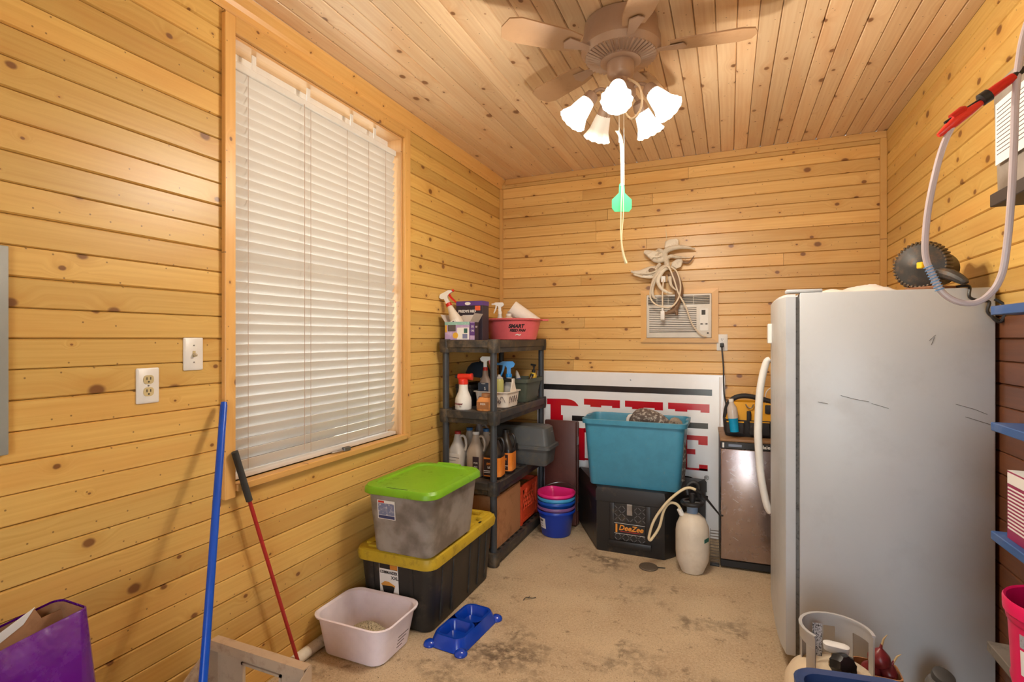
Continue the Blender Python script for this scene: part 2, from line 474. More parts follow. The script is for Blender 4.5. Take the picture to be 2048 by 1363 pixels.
# ---- what lies outside the window and the doorway
GROUND = plastic('pale_dry_ground', (206, 192, 168), 0.95, dirt=(150, 140, 100), dscale=2, damt=0.5)
struct(MB().box(-14, X0 - 0.15, -14, 14, -0.3, -0.12).box(X0 - 0.15, 12, -14, Y0 - 0.15, -0.3, -0.12).build('ground', GROUND, ang=0), 'pale dry ground outside')
SOFFIT = plastic('tan_soffit', (196, 160, 112), 0.8)
struct(MB().box(-3.6, X0 - 0.15, -0.2, 4.4, 2.72, 2.80).build('ceiling_porch', SOFFIT, ang=0), 'tan porch ceiling outside the window')
pc = thing('patio_cabinet', 'dark brown cabinet standing outside behind the lower blind slats', 'cabinet', (-2.35, 1.95, -0.12))
CABM = plastic('brown_outdoor_wood', (92, 62, 42), 0.7, dirt=(40, 30, 24))
MB().box(-0.25, 0.25, -0.42, 0.42, 0, 1.20, 0.01).build('body', CABM, pc)
MB().box(-0.28, 0.28, -0.45, 0.45, 1.20, 1.24, 0.006).build('top', CABM, pc)
# ================================================================ venetian blind
blind = thing('venetian_blind', 'off-white slatted venetian blind lowered over the window', 'blind', (X0 - 0.040, (WY0 + WY1) / 2 - 0.01, 0))
def translucent(name, c, w=0.25, rough=0.5):
    m, nt, b = newmat(name)
    b.inputs['Base Color'].default_value = (*lin(c), 1); b.inputs['Roughness'].default_value = rough
    t = N(nt, 'ShaderNodeBsdfTranslucent'); t.inputs[0].default_value = (*lin(c), 1)
    mx = N(nt, 'ShaderNodeMixShader'); mx.inputs[0].default_value = w
    nt.links.new(b.outputs[0], mx.inputs[1]); nt.links.new(t.outputs[0], mx.inputs[2])
    nt.links.new(mx.outputs[0], nt.nodes['Material Output'].inputs['Surface'])
    return m
SLAT = translucent('blind_slat', (226, 220, 212), 0.13)
BL = (WY1 - WY0) / 2 - 0.024
MB().box(-0.024, 0.024, -BL, BL, 2.485, 2.515, 0.003).build('headrail', WHITE, blind)
for y in (-0.42, -0.12, 0.18, 0.37):
    MB().box(-0.002, 0.003, y - 0.010, y + 0.010, 2.515, 2.588).box(-0.014, 0.018, y - 0.014, y + 0.014, 2.500, 2.520).build('bracket', WHITE, blind, ang=0)
sm = MB()
tilt = math.radians(62); w = 0.0255
prof = []
for i in range(5):
    t = -1 + 2 * i / 4
    prof.append((t * w, 0.0028 * (1 - t * t)))
prof2 = [(a, b - 0.0026) for a, b in reversed(prof)]
def rot2(p):
    a, b = p     # a: + towards the room.  room edge high, outer edge low
    return (a * math.cos(tilt) + b * math.sin(tilt), a * math.sin(tilt) - b * math.cos(tilt))
ringp = [rot2(p) for p in prof + prof2]
sm.loft([[(p[0], -BL, p[1]) for p in ringp], [(p[0], BL, p[1]) for p in ringp]])
slat0 = sm.build('slat', SLAT, blind, ang=40)
zt, zb, ns = 2.462, 0.918, 38
slat0.location = (0, 0, zt)
for i in range(1, ns):
    s = slat0.copy(); COL.objects.link(s)
    s.location = (0, 0, zt + (zb - zt) * i / (ns - 1))
    s.rotation_euler = (random.uniform(-0.0015, 0.0015), 0, 0)
    if i > ns - 4:
        s.rotation_euler = (0.002 * (i - ns + 4), 0, 0)
MB().box(-0.022, 0.022, -BL, BL, 0.869, 0.888, 0.004).build('bottom_rail', SLAT, blind)
CORD = plastic('blind_cord', (186, 160, 140), 0.8)
for y in (-0.46, -0.12, 0.13, 0.30, 0.45):
    for x in (-0.014, 0.016):
        MB().tube([(x, y, 2.49), (x, y, 0.90)], 0.0011, 5).build('ladder_cord', CORD, blind)
MB().tube([(0.028, -0.17, 2.49), (0.028, -0.17, 1.2), (0.029, -0.172, 0.92)], 0.0013, 5).build('pull_cord', CORD, blind)
# multi tool lying on the sill
mt = thing('folding_pliers', 'small steel folding tool lying on the window sill', 'tool', (X0 + 0.004, 2.03, WZ0 + 0.0005), rz=1.45)
MB().tube([(-0.06, 0, 0.007), (0.0, 0.006, 0.007), (0.02, 0.0, 0.007), (0.0, -0.006, 0.007), (-0.058, -0.001, 0.007)], 0.004, 6, smooth=3).build('handle', STEEL, mt)
MB().box(0.012, 0.055, -0.011, 0.011, 0.0, 0.02, 0.003).build('jaw', plastic('grey_metal', (120, 118, 116), 0.4, metal=0.6), mt)

# ================================================================ ceiling fan with light kit
FX, FY = -0.42, 2.19
FANM = plastic('fan_bronze', (176, 148, 128), 0.42, metal=0.25, dirt=(170, 150, 130), damt=0.35)
fan = thing('ceiling_fan', 'flush ceiling fan with ribbed motor housing and five-shade light kit', 'ceiling fan', (FX, FY, 2.60))
MB().lathe([(0.10, 0.149), (0.15, 0.147), (0.155, 0.10), (0.165, 0.07), (0.165, 0.035), (0.150, 0.018), (0.145, 0.012)], 40).build('motor_housing', FANM, fan)
rb = MB()
for i in range(44):
    a = 2 * PI * i / 44
    rb.at((0, 0, 0), (0, 0, a)).add([(0.085, -0.0035, -0.004), (0.085, 0.0035, -0.004), (0.147, 0.006, 0.012), (0.147, -0.006, 0.012), (0.085, 0, -0.011), (0.147, 0, 0.004)],
        [(0, 4, 5, 3), (4, 1, 2, 5), (0, 1, 4), (3, 5, 2), (0, 3, 2, 1)])
rb.build('vent_rib', FANM, fan)
MB().lathe([(0.146, 0.014), (0.085, -0.002), (0.085, -0.012), (0.07, -0.018), (0.06, -0.016)], 40).build('vent_plate', FANM, fan)
MB().lathe([(0.056, -0.012), (0.056, -0.062), (0.05, -0.075), (0.036, -0.085), (0.036, -0.105), (0.062, -0.12), (0.064, -0.150), (0.05, -0.172), (0.02, -0.186), (0.012, -0.20)], 28).build('switch_housing', FANM, fan)
BLADE = plastic('fan_blade', (176, 140, 106), 0.4, dirt=(160, 124, 92), dscale=4)
CAMR = math.atan(433.0 / 1035.0)
for i in range(5):
    a = CAMR + math.radians(200 + 72 * i)
    bl = MB().at((0, 0, 0.03), (math.radians(9), 0, 0))
    poly = [(0.20, -0.045), (0.26, -0.058), (0.47, -0.066), (0.515, -0.05), (0.53, 0.0), (0.515, 0.05), (0.47, 0.066), (0.26, 0.058), (0.20, 0.045)]
    bl.prism(poly, -0.003, 0.003, 'z')
    o = bl.build('blade', BLADE, fan, rot=(0, 0, a))
    br = MB().at((0, 0, 0.026), (math.radians(9), 0, 0)).prism([(0.14, -0.012), (0.19, -0.02), (0.25, -0.03), (0.265, 0), (0.25, 0.03), (0.19, 0.02), (0.14, 0.012)], -0.008, -0.004, 'z')
    br.build('blade_iron', FANM, o)
def shade_mat(name, e):
    m, nt, b = newmat(name)
    b.inputs['Base Color'].default_value = (0.86, 0.80, 0.70, 1); b.inputs['Roughness'].default_value = 0.35
    b.inputs['Emission Color'].default_value = (1.0, 0.92, 0.80, 1); b.inputs['Emission Strength'].default_value = e
    return m
SH_ON = shade_mat('lit_glass_shade', SHADE_E); SH_OFF = shade_mat('faint_glow_glass_shade', 0.25)  # the unlit shade also carries a faint glow added to its material
for i, ca in enumerate((254, 326, 38, 110, 182)):
    a = CAMR + math.radians(ca)
    lit = i != 3
    arm = MB().tube([(0.05, 0, -0.135), (0.085, 0, -0.125), (0.112, 0, -0.140), (0.122, 0, -0.165)], 0.008, 8, smooth=4)
    ao = arm.build('lamp_arm', FANM, fan, rot=(0, 0, a))
    T = Matrix.Translation((0.118, 0, -0.150)) @ Matrix.Rotation(math.radians(-38), 4, 'Y')
    sk = MB(); sk.m = T
    sk.lathe([(0.012, 0.01), (0.026, 0.0), (0.030, -0.02), (0.031, -0.04), (0.027, -0.04)], 18)
    sk.build('socket', FANM, ao)
    sd = MB(); sd.m = T
    n = 48
    prof = [(0.030, -0.034), (0.034, -0.05), (0.040, -0.08), (0.043, -0.10), (0.044, -0.104), (0.047, -0.112), (0.055, -0.132), (0.060, -0.142), (0.057, -0.142), (0.050, -0.128), (0.041, -0.10), (0.036, -0.07), (0.027, -0.034)]
    rings = []
    for r, z in prof:
        w_ = max(0.0, min(1.0, (-z - 0.09) / 0.05))
        rings.append([((r + 0.0028 * w_ * math.cos(12 * 2 * PI * j / n)) * math.cos(2 * PI * j / n), (r + 0.0028 * w_ * math.cos(12 * 2 * PI * j / n)) * math.sin(2 * PI * j / n), z + 0.003 * w_ * math.cos(12 * 2 * PI * j / n)) for j in range(n)])
    sd.loft(rings, False, False)
    so = sd.build('glass_shade', SH_ON if lit else SH_OFF, ao, ang=60)
    bb = MB(); bb.m = T
    bb.lathe([(0.010, -0.04), (0.018, -0.055), (0.026, -0.08), (0.022, -0.10), (0.010, -0.112), (0.001, -0.115)], 14)
    bb.build('bulb', SH_ON if lit else WHITE, ao)
    if lit:
        ld = bpy.data.lights.new('bulb_light', 'POINT'); ld.energy = LAMP_W; ld.color = (1.0, 0.90, 0.76); ld.shadow_soft_size = 0.035
        lo = bpy.data.objects.new('bulb_light', ld); COL.objects.link(lo)
        lo.parent = ao; lo.location = T @ Vector((0, 0, -0.150))
WIRE = plastic('pale_wire', (222, 196, 160), 0.6)
wr_ = MB()
for sgn, k in ((1, 0), (1, 1)):
    wr_.tube([(0.04, -0.05, -0.11), (0.09, -0.05 - 0.02 * k, -0.16), (0.095, -0.06, -0.24), (0.06, -0.06 - 0.01 * k, -0.285), (0.03, -0.055, -0.24), (0.05, -0.03, -0.18)], 0.004, 6, smooth=4)
wr_.build('wire_loop', WIRE, fan)
CHAIN = plastic('pull_chain', (226, 214, 196), 0.5)
pch = MB().tube([(0.0, -0.03, -0.19), (0.0, -0.03, -0.36)], 0.0022, 5)
pch.lathe([(0.001, -0.21), (0.011, -0.222), (0.012, -0.236), (0.001, -0.245)], 10, c=(0.02, -0.035, 0))
pch.tube([(0.02, -0.035, -0.24), (0.022, -0.036, -0.54)], 0.0012, 5)
pch.build('pull_chain', CHAIN, fan)
# green tag on the pull string
STR = plastic('pale_twine', (226, 214, 176), 0.8)
TAGM = plastic('green_tag_plastic', (74, 190, 132), 0.45)
tg = thing('ear_tag_pull', 'green plastic ear tag hanging on twine below the ceiling fan', 'tag', (FX + 0.012, FY - 0.036, 1.95), rz=CAMR)
MB().prism([(-0.030, 0), (-0.041, 0.014), (-0.041, 0.05), (-0.012, 0.078), (-0.011, 0.112), (-0.006, 0.119), (0.006, 0.119), (0.011, 0.112), (0.012, 0.078), (0.041, 0.05), (0.041, 0.014), (0.030, 0)], -0.0012, 0.0012).build('tag_plate', TAGM, tg)
ts = MB()
for dx in (-0.004, 0.0, 0.005):
    ts.tube([(-0.022 + dx, 0, 0.335), (-0.005 + dx, -0.003, 0.30), (0.0 + dx, -0.004, 0.20), (dx * 0.6, -0.003, 0.105)], 0.0022, 5, smooth=3)
ts.tube([(0.0, -0.003, 0.11), (-0.004, -0.004, 0.0), (-0.004, -0.003, -0.10), (0.004, 0.0, -0.17), (0.018, 0.0, -0.215)], [0.002, 0.002, 0.003, 0.004, 0.006], 6, smooth=4)
ts.tube([(0.004, -0.003, 0.11), (0.006, -0.004, 0.0), (0.0, -0.003, -0.12), (0.012, 0.0, -0.18), (0.024, 0.004, -0.21)], 0.0018, 5, smooth=4)
ts.build('twine', STR, tg)
# ================================================================ black resin shelving unit
DIRTBLK = plastic('dusty_black_resin', (44, 44, 46), 0.5, dirt=(126, 108, 84), dscale=5, damt=0.6, lo=0.44, hi=0.7)
SX0, SX1, SY0, SY1 = -1.735, -1.325, 2.915, 3.875
shelf = thing('shelving_unit', 'black resin four-tier shelving unit in the left back corner', 'shelf', ((SX0 + SX1) / 2, (SY0 + SY1) / 2, 0))
hx, hy = (SX1 - SX0) / 2, (SY1 - SY0) / 2
TIERS = (1.415, 0.964, 0.524, 0.082)
for tz in TIERS:
    d = MB()
    T_ = 0.078
    # apron frame with a stepped lip
    d.rbox([(tz - T_, 0, 0, hx - 0.012, hy - 0.012, 0.03), (tz - 0.05, 0, 0, hx - 0.006, hy - 0.006, 0.03), (tz - 0.045, 0, 0, hx, hy, 0.03), (tz - 0.004, 0, 0, hx, hy, 0.03), (tz, 0, 0, hx - 0.004, hy - 0.004, 0.03),
            (tz, 0, 0, hx - 0.055, hy - 0.055, 0.02)], k=5, cap0=True, cap1=True)
    o = d.build('shelf_deck', DIRTBLK, shelf, ang=25)
    # row of holes in the rim: flat dark plates, the shade inside painted as colour
    hm = MB()
    for i in range(11):
        y = -hy + 0.10 + i * (2 * hy - 0.2) / 10
        for sx in (-1, 1):
            hm.box(sx * (hx - 0.03) - 0.009, sx * (hx - 0.03) + 0.009, y - 0.019, y + 0.019, tz - 0.001, tz + 0.0008)
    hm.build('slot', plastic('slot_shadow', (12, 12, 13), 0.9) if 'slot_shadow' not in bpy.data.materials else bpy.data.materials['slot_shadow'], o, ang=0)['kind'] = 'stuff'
    for sx in (-1, 1):
        for sy in (-1, 1):
            MB().rbox([(tz - T_ - 0.002, sx * (hx - 0.034), sy * (hy - 0.034), 0.034, 0.034, 0.024), (tz - 0.055, sx * (hx - 0.034), sy * (hy - 0.034), 0.037, 0.037, 0.024),
                       (tz - 0.03, sx * (hx - 0.034), sy * (hy - 0.034), 0.038, 0.038, 0.024), (tz + 0.006, sx * (hx - 0.034), sy * (hy - 0.034), 0.036, 0.036, 0.024)], k=4).build('corner_socket', DIRTBLK, o, ang=30)
POSTM = plastic('dark_post', (58, 62, 68), 0.4)
for sx in (-1, 1):
    for sy in (-1, 1):
        for za, zb_ in ((TIERS[3], TIERS[2] - 0.08), (TIERS[2], TIERS[1] - 0.08), (TIERS[1], TIERS[0] - 0.08)):
            MB().lathe([(0.0215, za + 0.004), (0.0215, zb_ + 0.002)], 16, c=(sx * (hx - 0.034), sy * (hy - 0.034), 0)).build('post', POSTM, shelf)

# ---- builders for bottles
def spray_head(t, z, mh, mt_, mc=None, rz=0.0, s=1.0, body_r=0.016):
    mc = mc or mh
    col = MB().lathe([(body_r, z), (body_r, z + 0.022), (body_r * 0.8, z + 0.024)], 14).build('collar', mc, t)
    h = MB().at((0, 0, z + 0.022), (0, 0, rz), (s, s, s))
    h.prism([(-0.011, 0), (-0.011, 0.034), (-0.026, 0.040), (-0.034, 0.056), (-0.022, 0.070), (0.034, 0.070), (0.052, 0.062), (0.056, 0.050), (0.040, 0.050), (0.016, 0.042), (0.011, 0.034), (0.011, 0)], -0.010, 0.010)
    ho = h.build('spray_head', mh, t)
    MB().at((0, 0, z + 0.022), (0, 0, rz), (s, s, s)).box(0.054, 0.066, -0.007, 0.007, 0.049, 0.063, 0.002).build('nozzle', mt_, ho)
    MB().at((0, 0, z + 0.022), (0, 0, rz), (s, s, s)).prism([(0.022, 0.048), (0.034, 0.048), (0.036, 0.026), (0.050, -0.012), (0.044, -0.018), (0.030, 0.012), (0.024, 0.03)], -0.006, 0.006).build('trigger', mt_, ho)

def jug(name, label, loc, mb_, cap, lab=None, rz=0.0, group=None, hw=0.052, hh=0.285):
    t = thing(name, label, 'jug', loc, rz, cg)
    h = hw
    MB().rbox([(0, 0, 0, h * 0.9, h * 0.9, 0.02), (0.008, 0, 0, h, h, 0.026), (hh * 0.52, 0, 0, h, h, 0.026), (hh * 0.58, 0, 0, h * 0.97, h * 0.97, 0.03), (hh * 0.76, 0, 0, h * 0.62, h * 0.62, 0.035), (hh * 0.90, 0, 0, 0.022, 0.022, 0.02), (hh * 0.95, 0, 0, 0.019, 0.019, 0.0185)], k=4).build('body', mb_, t, ang=50)
    if cap is not None:
        MB().lathe([(0.0215, hh * 0.935), (0.0215, hh * 0.995), (0.019, hh)], 16).build('cap', cap, t)
    MB().tube([(0.018, 0, hh * 0.87), (0.045, 0, hh * 0.90), (0.062, 0, hh * 0.82), (0.066, 0, hh * 0.68), (0.058, 0, hh * 0.57)], 0.0085, 8, smooth=4).build('handle', mb_, t)
    return t

MILK = plastic('milky_plastic', (206, 202, 196), 0.35)
CLEARISH = plastic('translucent_jug', (178, 164, 148), 0.3)
DARKJ = plastic('dark_brown_jug', (34, 28, 26), 0.3)
BLUECAP = plastic('blue_cap', (40, 96, 150), 0.4)
z3 = TIERS[2] + 0.0005
cg = 'jugs on the third tier'
j1 = jug('jug', 'white gallon jug with a red cap at the left shelf post', (-1.665, 3.045, z3), MILK, plastic('red_cap', (170, 40, 40), 0.4), rz=-0.1)
lb = MB().box(-0.048, 0.048, -0.0542, -0.0525, 0.02, 0.145).build('paper_label', PAPER, j1, ang=0)
text('KLR', 0.034, INK, lb, (0.02, -0.0548, 0.04), FRONT, bold=0.002)
MB().box(-0.047, 0.047, -0.0548, -0.054, 0.118, 0.121).box(-0.047, 0.02, -0.0548, -0.054, 0.10, 0.102).build('print_line', INK, lb, ang=0)
j2 = jug('jug', 'cloudy gallon jug with a white cap in front on the third tier', (-1.535, 3.055, z3), CLEARISH, WHITE, rz=-0.05, hh=0.29)
lb = MB().box(0.005, 0.050, -0.0542, -0.0525, 0.03, 0.135).build('paper_label', plastic('plum_label', (52, 40, 52), 0.5), j2, ang=0)
text('FOR', 0.016, PAPER, lb, (0.028, -0.055, 0.095), FRONT); text('PRO', 0.014, PAPER, lb, (0.028, -0.055, 0.07), FRONT)
jug('jug', 'cloudy jug with a blue cap behind the red-capped jug', (-1.655, 3.195, z3), CLEARISH, BLUECAP, rz=0.0)
jug('jug', 'greyish open-necked jug at the back of the third tier', (-1.655, 3.345, z3), plastic('grey_jug', (150, 140, 136), 0.35), None, rz=0.1, hh=0.31)
jug('jug', 'cloudy jug with a blue cap beside the front shelf post', (-1.53, 3.20, z3), CLEARISH, BLUECAP, rz=0.0)
ORANGEL = plastic('orange_label', (222, 128, 40), 0.45, dirt=(240, 190, 120), damt=0.4)
def dark_jug(label, loc, rz, l1, l2):
    t = jug('jug', label, loc, DARKJ, plastic('black_cap', (24, 22, 22), 0.4), rz=rz, hw=0.060, hh=0.285)
    lb = MB().rbox([(0.018, 0, 0, 0.0608, 0.0608, 0.027), (0.138, 0, 0, 0.0608, 0.0608, 0.027)], cap0=False, cap1=False).build('wrap_label', ORANGEL, t)
    MB().box(-0.050, 0.036, -0.0625, -0.061, 0.026, 0.128).build('label_panel', plastic('dark_panel', (44, 24, 24), 0.5), lb, ang=0)
    text(l1, 0.019, ORANGEL, lb, (-0.002, -0.0632, 0.098), FRONT, bold=0.001)
    text(l2, 0.018, PAPER, lb, (-0.002, -0.0632, 0.076), FRONT, bold=0.001)
    MB().box(-0.05, 0.036, -0.0632, -0.0626, 0.052, 0.056).box(-0.05, 0.02, -0.0632, -0.0626, 0.042, 0.045).build('print_line', PAPER, lb, ang=0)
dark_jug('dark brown jug with orange label behind the front shelf post', (-1.405, 3.06, z3), 0.08, 'SYNER', 'LOSE')
dark_jug('dark brown jug labelled D-FREE FLIES on the third tier', (-1.395, 3.225, z3), 0.08, 'D-FREE', 'FLIES')
# black moulded case
CASE = plastic('grey_black_case', (84, 88, 90), 0.45, dirt=(120, 110, 92), dscale=5, damt=0.5)
cs = thing('moulded_case', 'black moulded plastic case jutting out past the third tier', 'case', (-1.40, 3.535, z3))
MB().rbox([(0, 0, 0, 0.21, 0.085, 0.02), (0.012, 0, 0, 0.222, 0.095, 0.03), (0.118, 0, 0, 0.236, 0.105, 0.03), (0.120, 0, 0, 0.252, 0.122, 0.03), (0.132, 0, 0, 0.252, 0.122, 0.03)], k=4).build('base_shell', CASE, cs)
MB().rbox([(0.1325, 0, 0, 0.250, 0.120, 0.03), (0.142, 0, 0, 0.250, 0.120, 0.03), (0.144, 0, 0, 0.234, 0.104, 0.03), (0.262, 0, 0, 0.215, 0.088, 0.03), (0.274, 0, 0, 0.200, 0.074, 0.03)], k=4).build('lid', CASE, cs)
MB().box(0.2275, 0.236, -0.004, 0.004, 0.232, 0.240, 0.002).build('rivet', STEEL, cs)
MB().box(-0.02, 0.02, -0.130, -0.120, 0.118, 0.158, 0.003).build('latch', BLACK, cs)

# ---- bottom tier: cardboard box and milk crate
CARD = plastic('cardboard', (176, 124, 82), 0.75, dirt=(120, 78, 50), dscale=4, damt=0.6)
z4 = TIERS[3] + 0.001
cb = thing('cardboard_box', 'plain brown cardboard box on the bottom tier', 'box', (-1.535, 3.20, z4))
MB().box(-0.175, 0.175, -0.205, 0.205, 0, 0.33, 0.003).build('carton', CARD, cb)
MB().box(-0.172, -0.002, -0.2, 0.2, 0.3305, 0.333).box(0.002, 0.172, -0.2, 0.2, 0.3305, 0.333).build('flap', CARD, cb, ang=0)
ORG = plastic('orange_crate', (226, 78, 40), 0.5, dirt=(130, 44, 26), dscale=8, damt=0.5)
cr = thing('milk_crate', 'orange plastic milk crate on the bottom tier', 'crate', (-1.535, 3.615, z4))
W_, D_, Hc_ = 0.165, 0.165, 0.28
MB().box(-W_, W_, -D_, D_, 0, 0.012).build('base', ORG, cr, ang=0)
rim = MB()
for z0_, z1_ in ((0.0, 0.03), (0.075, 0.10), (Hc_ - 0.035, Hc_)):
    rim.box(-W_, W_, -D_, -D_ + 0.012, z0_, z1_).box(-W_, W_, D_ - 0.012, D_, z0_, z1_).box(-W_, -W_ + 0.012, -D_, D_, z0_, z1_).box(W_ - 0.012, W_, -D_, D_, z0_, z1_)
for sx in (-1, 1):
    for sy in (-1, 1):
        rim.box(sx * (W_ - 0.012) - 0.014, sx * (W_ - 0.012) + 0.014, sy * (D_ - 0.012) - 0.014, sy * (D_ - 0.012) + 0.014, 0, Hc_)
rim.box(W_ - 0.010, W_ - 0.002, -D_, D_, 0.0, 0.085)
rim.build('frame', ORG, cr, ang=0)
lt = MB()
for s in (-1, 1):
    for i in range(9):
        y0_ = -D_ + 0.01 + i * 0.04 - 0.03
        pts = []
        a = (y0_, 0.10) if s > 0 else (-y0_, 0.10)
        bq = (y0_ + 0.085, 0.25) if s > 0 else (-y0_ - 0.085, 0.25)
        if min(a[0], bq[0]) < -D_ or max(a[0], bq[0]) > D_: continue
        lt.tube([(W_ - 0.006, a[0], a[1]), (W_ - 0.006, bq[0], bq[1])], 0.0045, 4)
        lt.tube([(a[0], -D_ + 0.006, a[1]), (bq[0], -D_ + 0.006, bq[1])], 0.0045, 4)
lt.build('lattice', ORG, cr, ang=0)
MB().box(W_ - 0.012, W_ + 0.001, -0.06, 0.06, 0.205, 0.25, 0.004).build('hand_grip', ORG, cr)

# ---- second tier
z2 = TIERS[1] + 0.0005
REDH = plastic('orange_red_plastic', (226, 56, 40), 0.35)
b1 = thing('hose_end_sprayer', 'white bottle with a red hose-end spray head by the left post', 'spray bottle', (-1.60, 3.0, z2), rz=0.15)
MB().lathe([(0.052, 0), (0.056, 0.006), (0.056, 0.055), (0.053, 0.075), (0.034, 0.118), (0.031, 0.135), (0.030, 0.165)], 10).build('body', WHITE, b1, ang=40)
MB().lathe([(0.032, 0.163), (0.033, 0.195), (0.024, 0.20)], 16).build('cap', REDH, b1)
h = MB().at((0.0, 0, 0.212), (0, PI / 2, 0)).lathe([(0.019, -0.035), (0.02, -0.03), (0.02, 0.045), (0.023, 0.05), (0.023, 0.062), (0.015, 0.062)], 16)
h.build('spray_barrel', REDH, b1)
MB().at((0.0, 0, 0.212), (0, PI / 2, 0)).lathe([(0.011, -0.055), (0.012, -0.036)], 10).build('dial', BLACK, b1)
text('Hopper', 0.017, plastic('maroon_print', (110, 30, 40), 0.5), b1, (-0.012, -0.057, 0.04), FRONT, bold=0.0008, shear=0.2)
text('MIX', 0.008, INK, b1, (0.0, -0.0572, 0.022), FRONT)
# white caddy
CAD = plastic('cream_caddy', (228, 220, 208), 0.4, dirt=(190, 170, 150), damt=0.3)
cd = thing('tote_caddy', 'white plastic caddy with scribbled marker and a black grip bar', 'caddy', (-1.462, 3.235, z2), rz=PI / 2)
MB().rbox([(0, 0, 0, 0.095, 0.108, 0.03), (0.004, 0, 0, 0.102, 0.115, 0.035), (0.10, 0, 0, 0.112, 0.125, 0.035), (0.102, 0, 0, 0.122, 0.135, 0.035), (0.108, 0, 0, 0.122, 0.135, 0.035),
           (0.106, 0, 0, 0.108, 0.121, 0.033), (0.008, 0, 0, 0.098, 0.111, 0.03)], k=4).build('tray', CAD, cd)
for sy in (-1, 1):
    MB().prism([(-0.05, 0.10), (0.05, 0.10), (0.016, 0.165), (0.016, 0.19), (-0.016, 0.19), (-0.016, 0.165)], sy * 0.117 - 0.004, sy * 0.117 + 0.004).build('handle_post', CAD, cd)
MB().at((0, 0, 0.178), (PI / 2, 0, 0)).lathe([(0.013, -0.117), (0.013, 0.117)], 14).build('grip_bar', BLACK, cd)
SCR = plastic('marker_ink', (70, 50, 60), 0.6); SCB = plastic('blue_marker', (60, 70, 130), 0.6)
sc_ = MB()
rs = random.Random(5)
for q in range(5):
    y = -0.09 + q * 0.04
    sc_.tube([(-0.112, y + 0.018 * math.cos(a), 0.055 + 0.022 * math.sin(a * 1.5)) for a in [i * 0.7 for i in range(7)]], 0.0016, 4)
    x = -0.07 + q * 0.03
    sc_.tube([(x + 0.012 * math.cos(a), -0.1235, 0.055 + 0.022 * math.sin(a * 1.3 + q)) for a in [i * 0.7 for i in range(7)]], 0.0016, 4)
sc_.build('marker_scribble', SCR, cd)
text('no', 0.045, SCR, cd, (-0.1125, -0.055, 0.045), LEFTF)
zc = z2 + 0.009
GREYB = plastic('grey_bottle', (150, 132, 120), 0.4)
b2 = thing('spray_bottle', 'grey spray bottle with red collar and blue label in the caddy', 'spray bottle', (-1.525, 3.175, zc))
MB().rbox([(0, 0, 0, 0.042, 0.028, 0.02), (0.14, 0, 0, 0.044, 0.030, 0.022), (0.16, 0, 0, 0.036, 0.028, 0.02), (0.20, 0, 0, 0.020, 0.020, 0.018), (0.235, 0, 0, 0.018, 0.018, 0.017)], k=4).build('body', GREYB, b2)
lb = MB().box(-0.038, 0.038, -0.0315, -0.030, 0.05, 0.155).build('paper_label', plastic('navy_label', (54, 66, 84), 0.5), b2, ang=0)
text('S', 0.03, PAPER, lb, (0.012, -0.032, 0.115), FRONT); text('FARM', 0.012, PAPER, lb, (0, -0.032, 0.148), FRONT)
spray_head(b2, 0.235, WHITE, RED, RED, rz=0.35, s=1.05)
b3 = thing('aerosol_can', 'pale green aerosol can standing in the caddy', 'can', (-1.425, 3.18, zc))
MB().lathe([(0.030, 0), (0.032, 0.003), (0.032, 0.165), (0.031, 0.17), (0.026, 0.182)], 20).build('can_body', plastic('olive_can', (178, 178, 110), 0.35, dirt=(150, 150, 84), damt=0.4), b3)
MB().lathe([(0.0265, 0.182), (0.028, 0.186), (0.020, 0.194), (0.012, 0.196), (0.010, 0.208), (0.003, 0.21)], 18).build('valve_cap', plastic('silver_dome', (190, 188, 184), 0.3), b3)
b4 = thing('trigger_sprayer', 'clear bottle with a bright blue trigger head in the caddy', 'spray bottle', (-1.40, 3.29, zc))
MB().rbox([(0, 0, 0, 0.033, 0.033, 0.026), (0.13, 0, 0, 0.034, 0.034, 0.026), (0.165, 0, 0, 0.022, 0.022, 0.02), (0.185, 0, 0, 0.018, 0.018, 0.017)], k=4).build('body', plastic('clear_bottle', (196, 190, 184), 0.25), b4)
BLUEH = plastic('bright_blue', (20, 128, 206), 0.35)
spray_head(b4, 0.185, BLUEH, BLUEH, BLUEH, rz=PI + 0.4, s=1.25, body_r=0.022)
# amber jar
AMB = plastic('amber_jar', (226, 152, 88), 0.25, dirt=(240, 190, 130), damt=0.5)
b5 = thing('supplement_jar', 'squat orange jar with brown picture label behind the front post', 'jar', (-1.43, 2.995, z2))
MB().rbox([(0, 0, 0, 0.062, 0.030, 0.026), (0.006, 0, 0, 0.066, 0.033, 0.03), (0.06, 0, 0, 0.066, 0.033, 0.03), (0.082, 0, 0, 0.05, 0.028, 0.026), (0.088, 0, 0, 0.03, 0.026, 0.025)], k=5).build('jar_body', AMB, b5)
MB().lathe([(0.032, 0.088), (0.032, 0.108), (0.029, 0.110)], 18).build('lid', CARD, b5)
lb = MB().box(-0.05, 0.03, -0.0345, -0.033, 0.012, 0.058).build('paper_label', plastic('brown_label', (158, 104, 62), 0.5), b5, ang=0)
text('DEER', 0.016, PAPER, lb, (-0.01, -0.035, 0.044), FRONT)
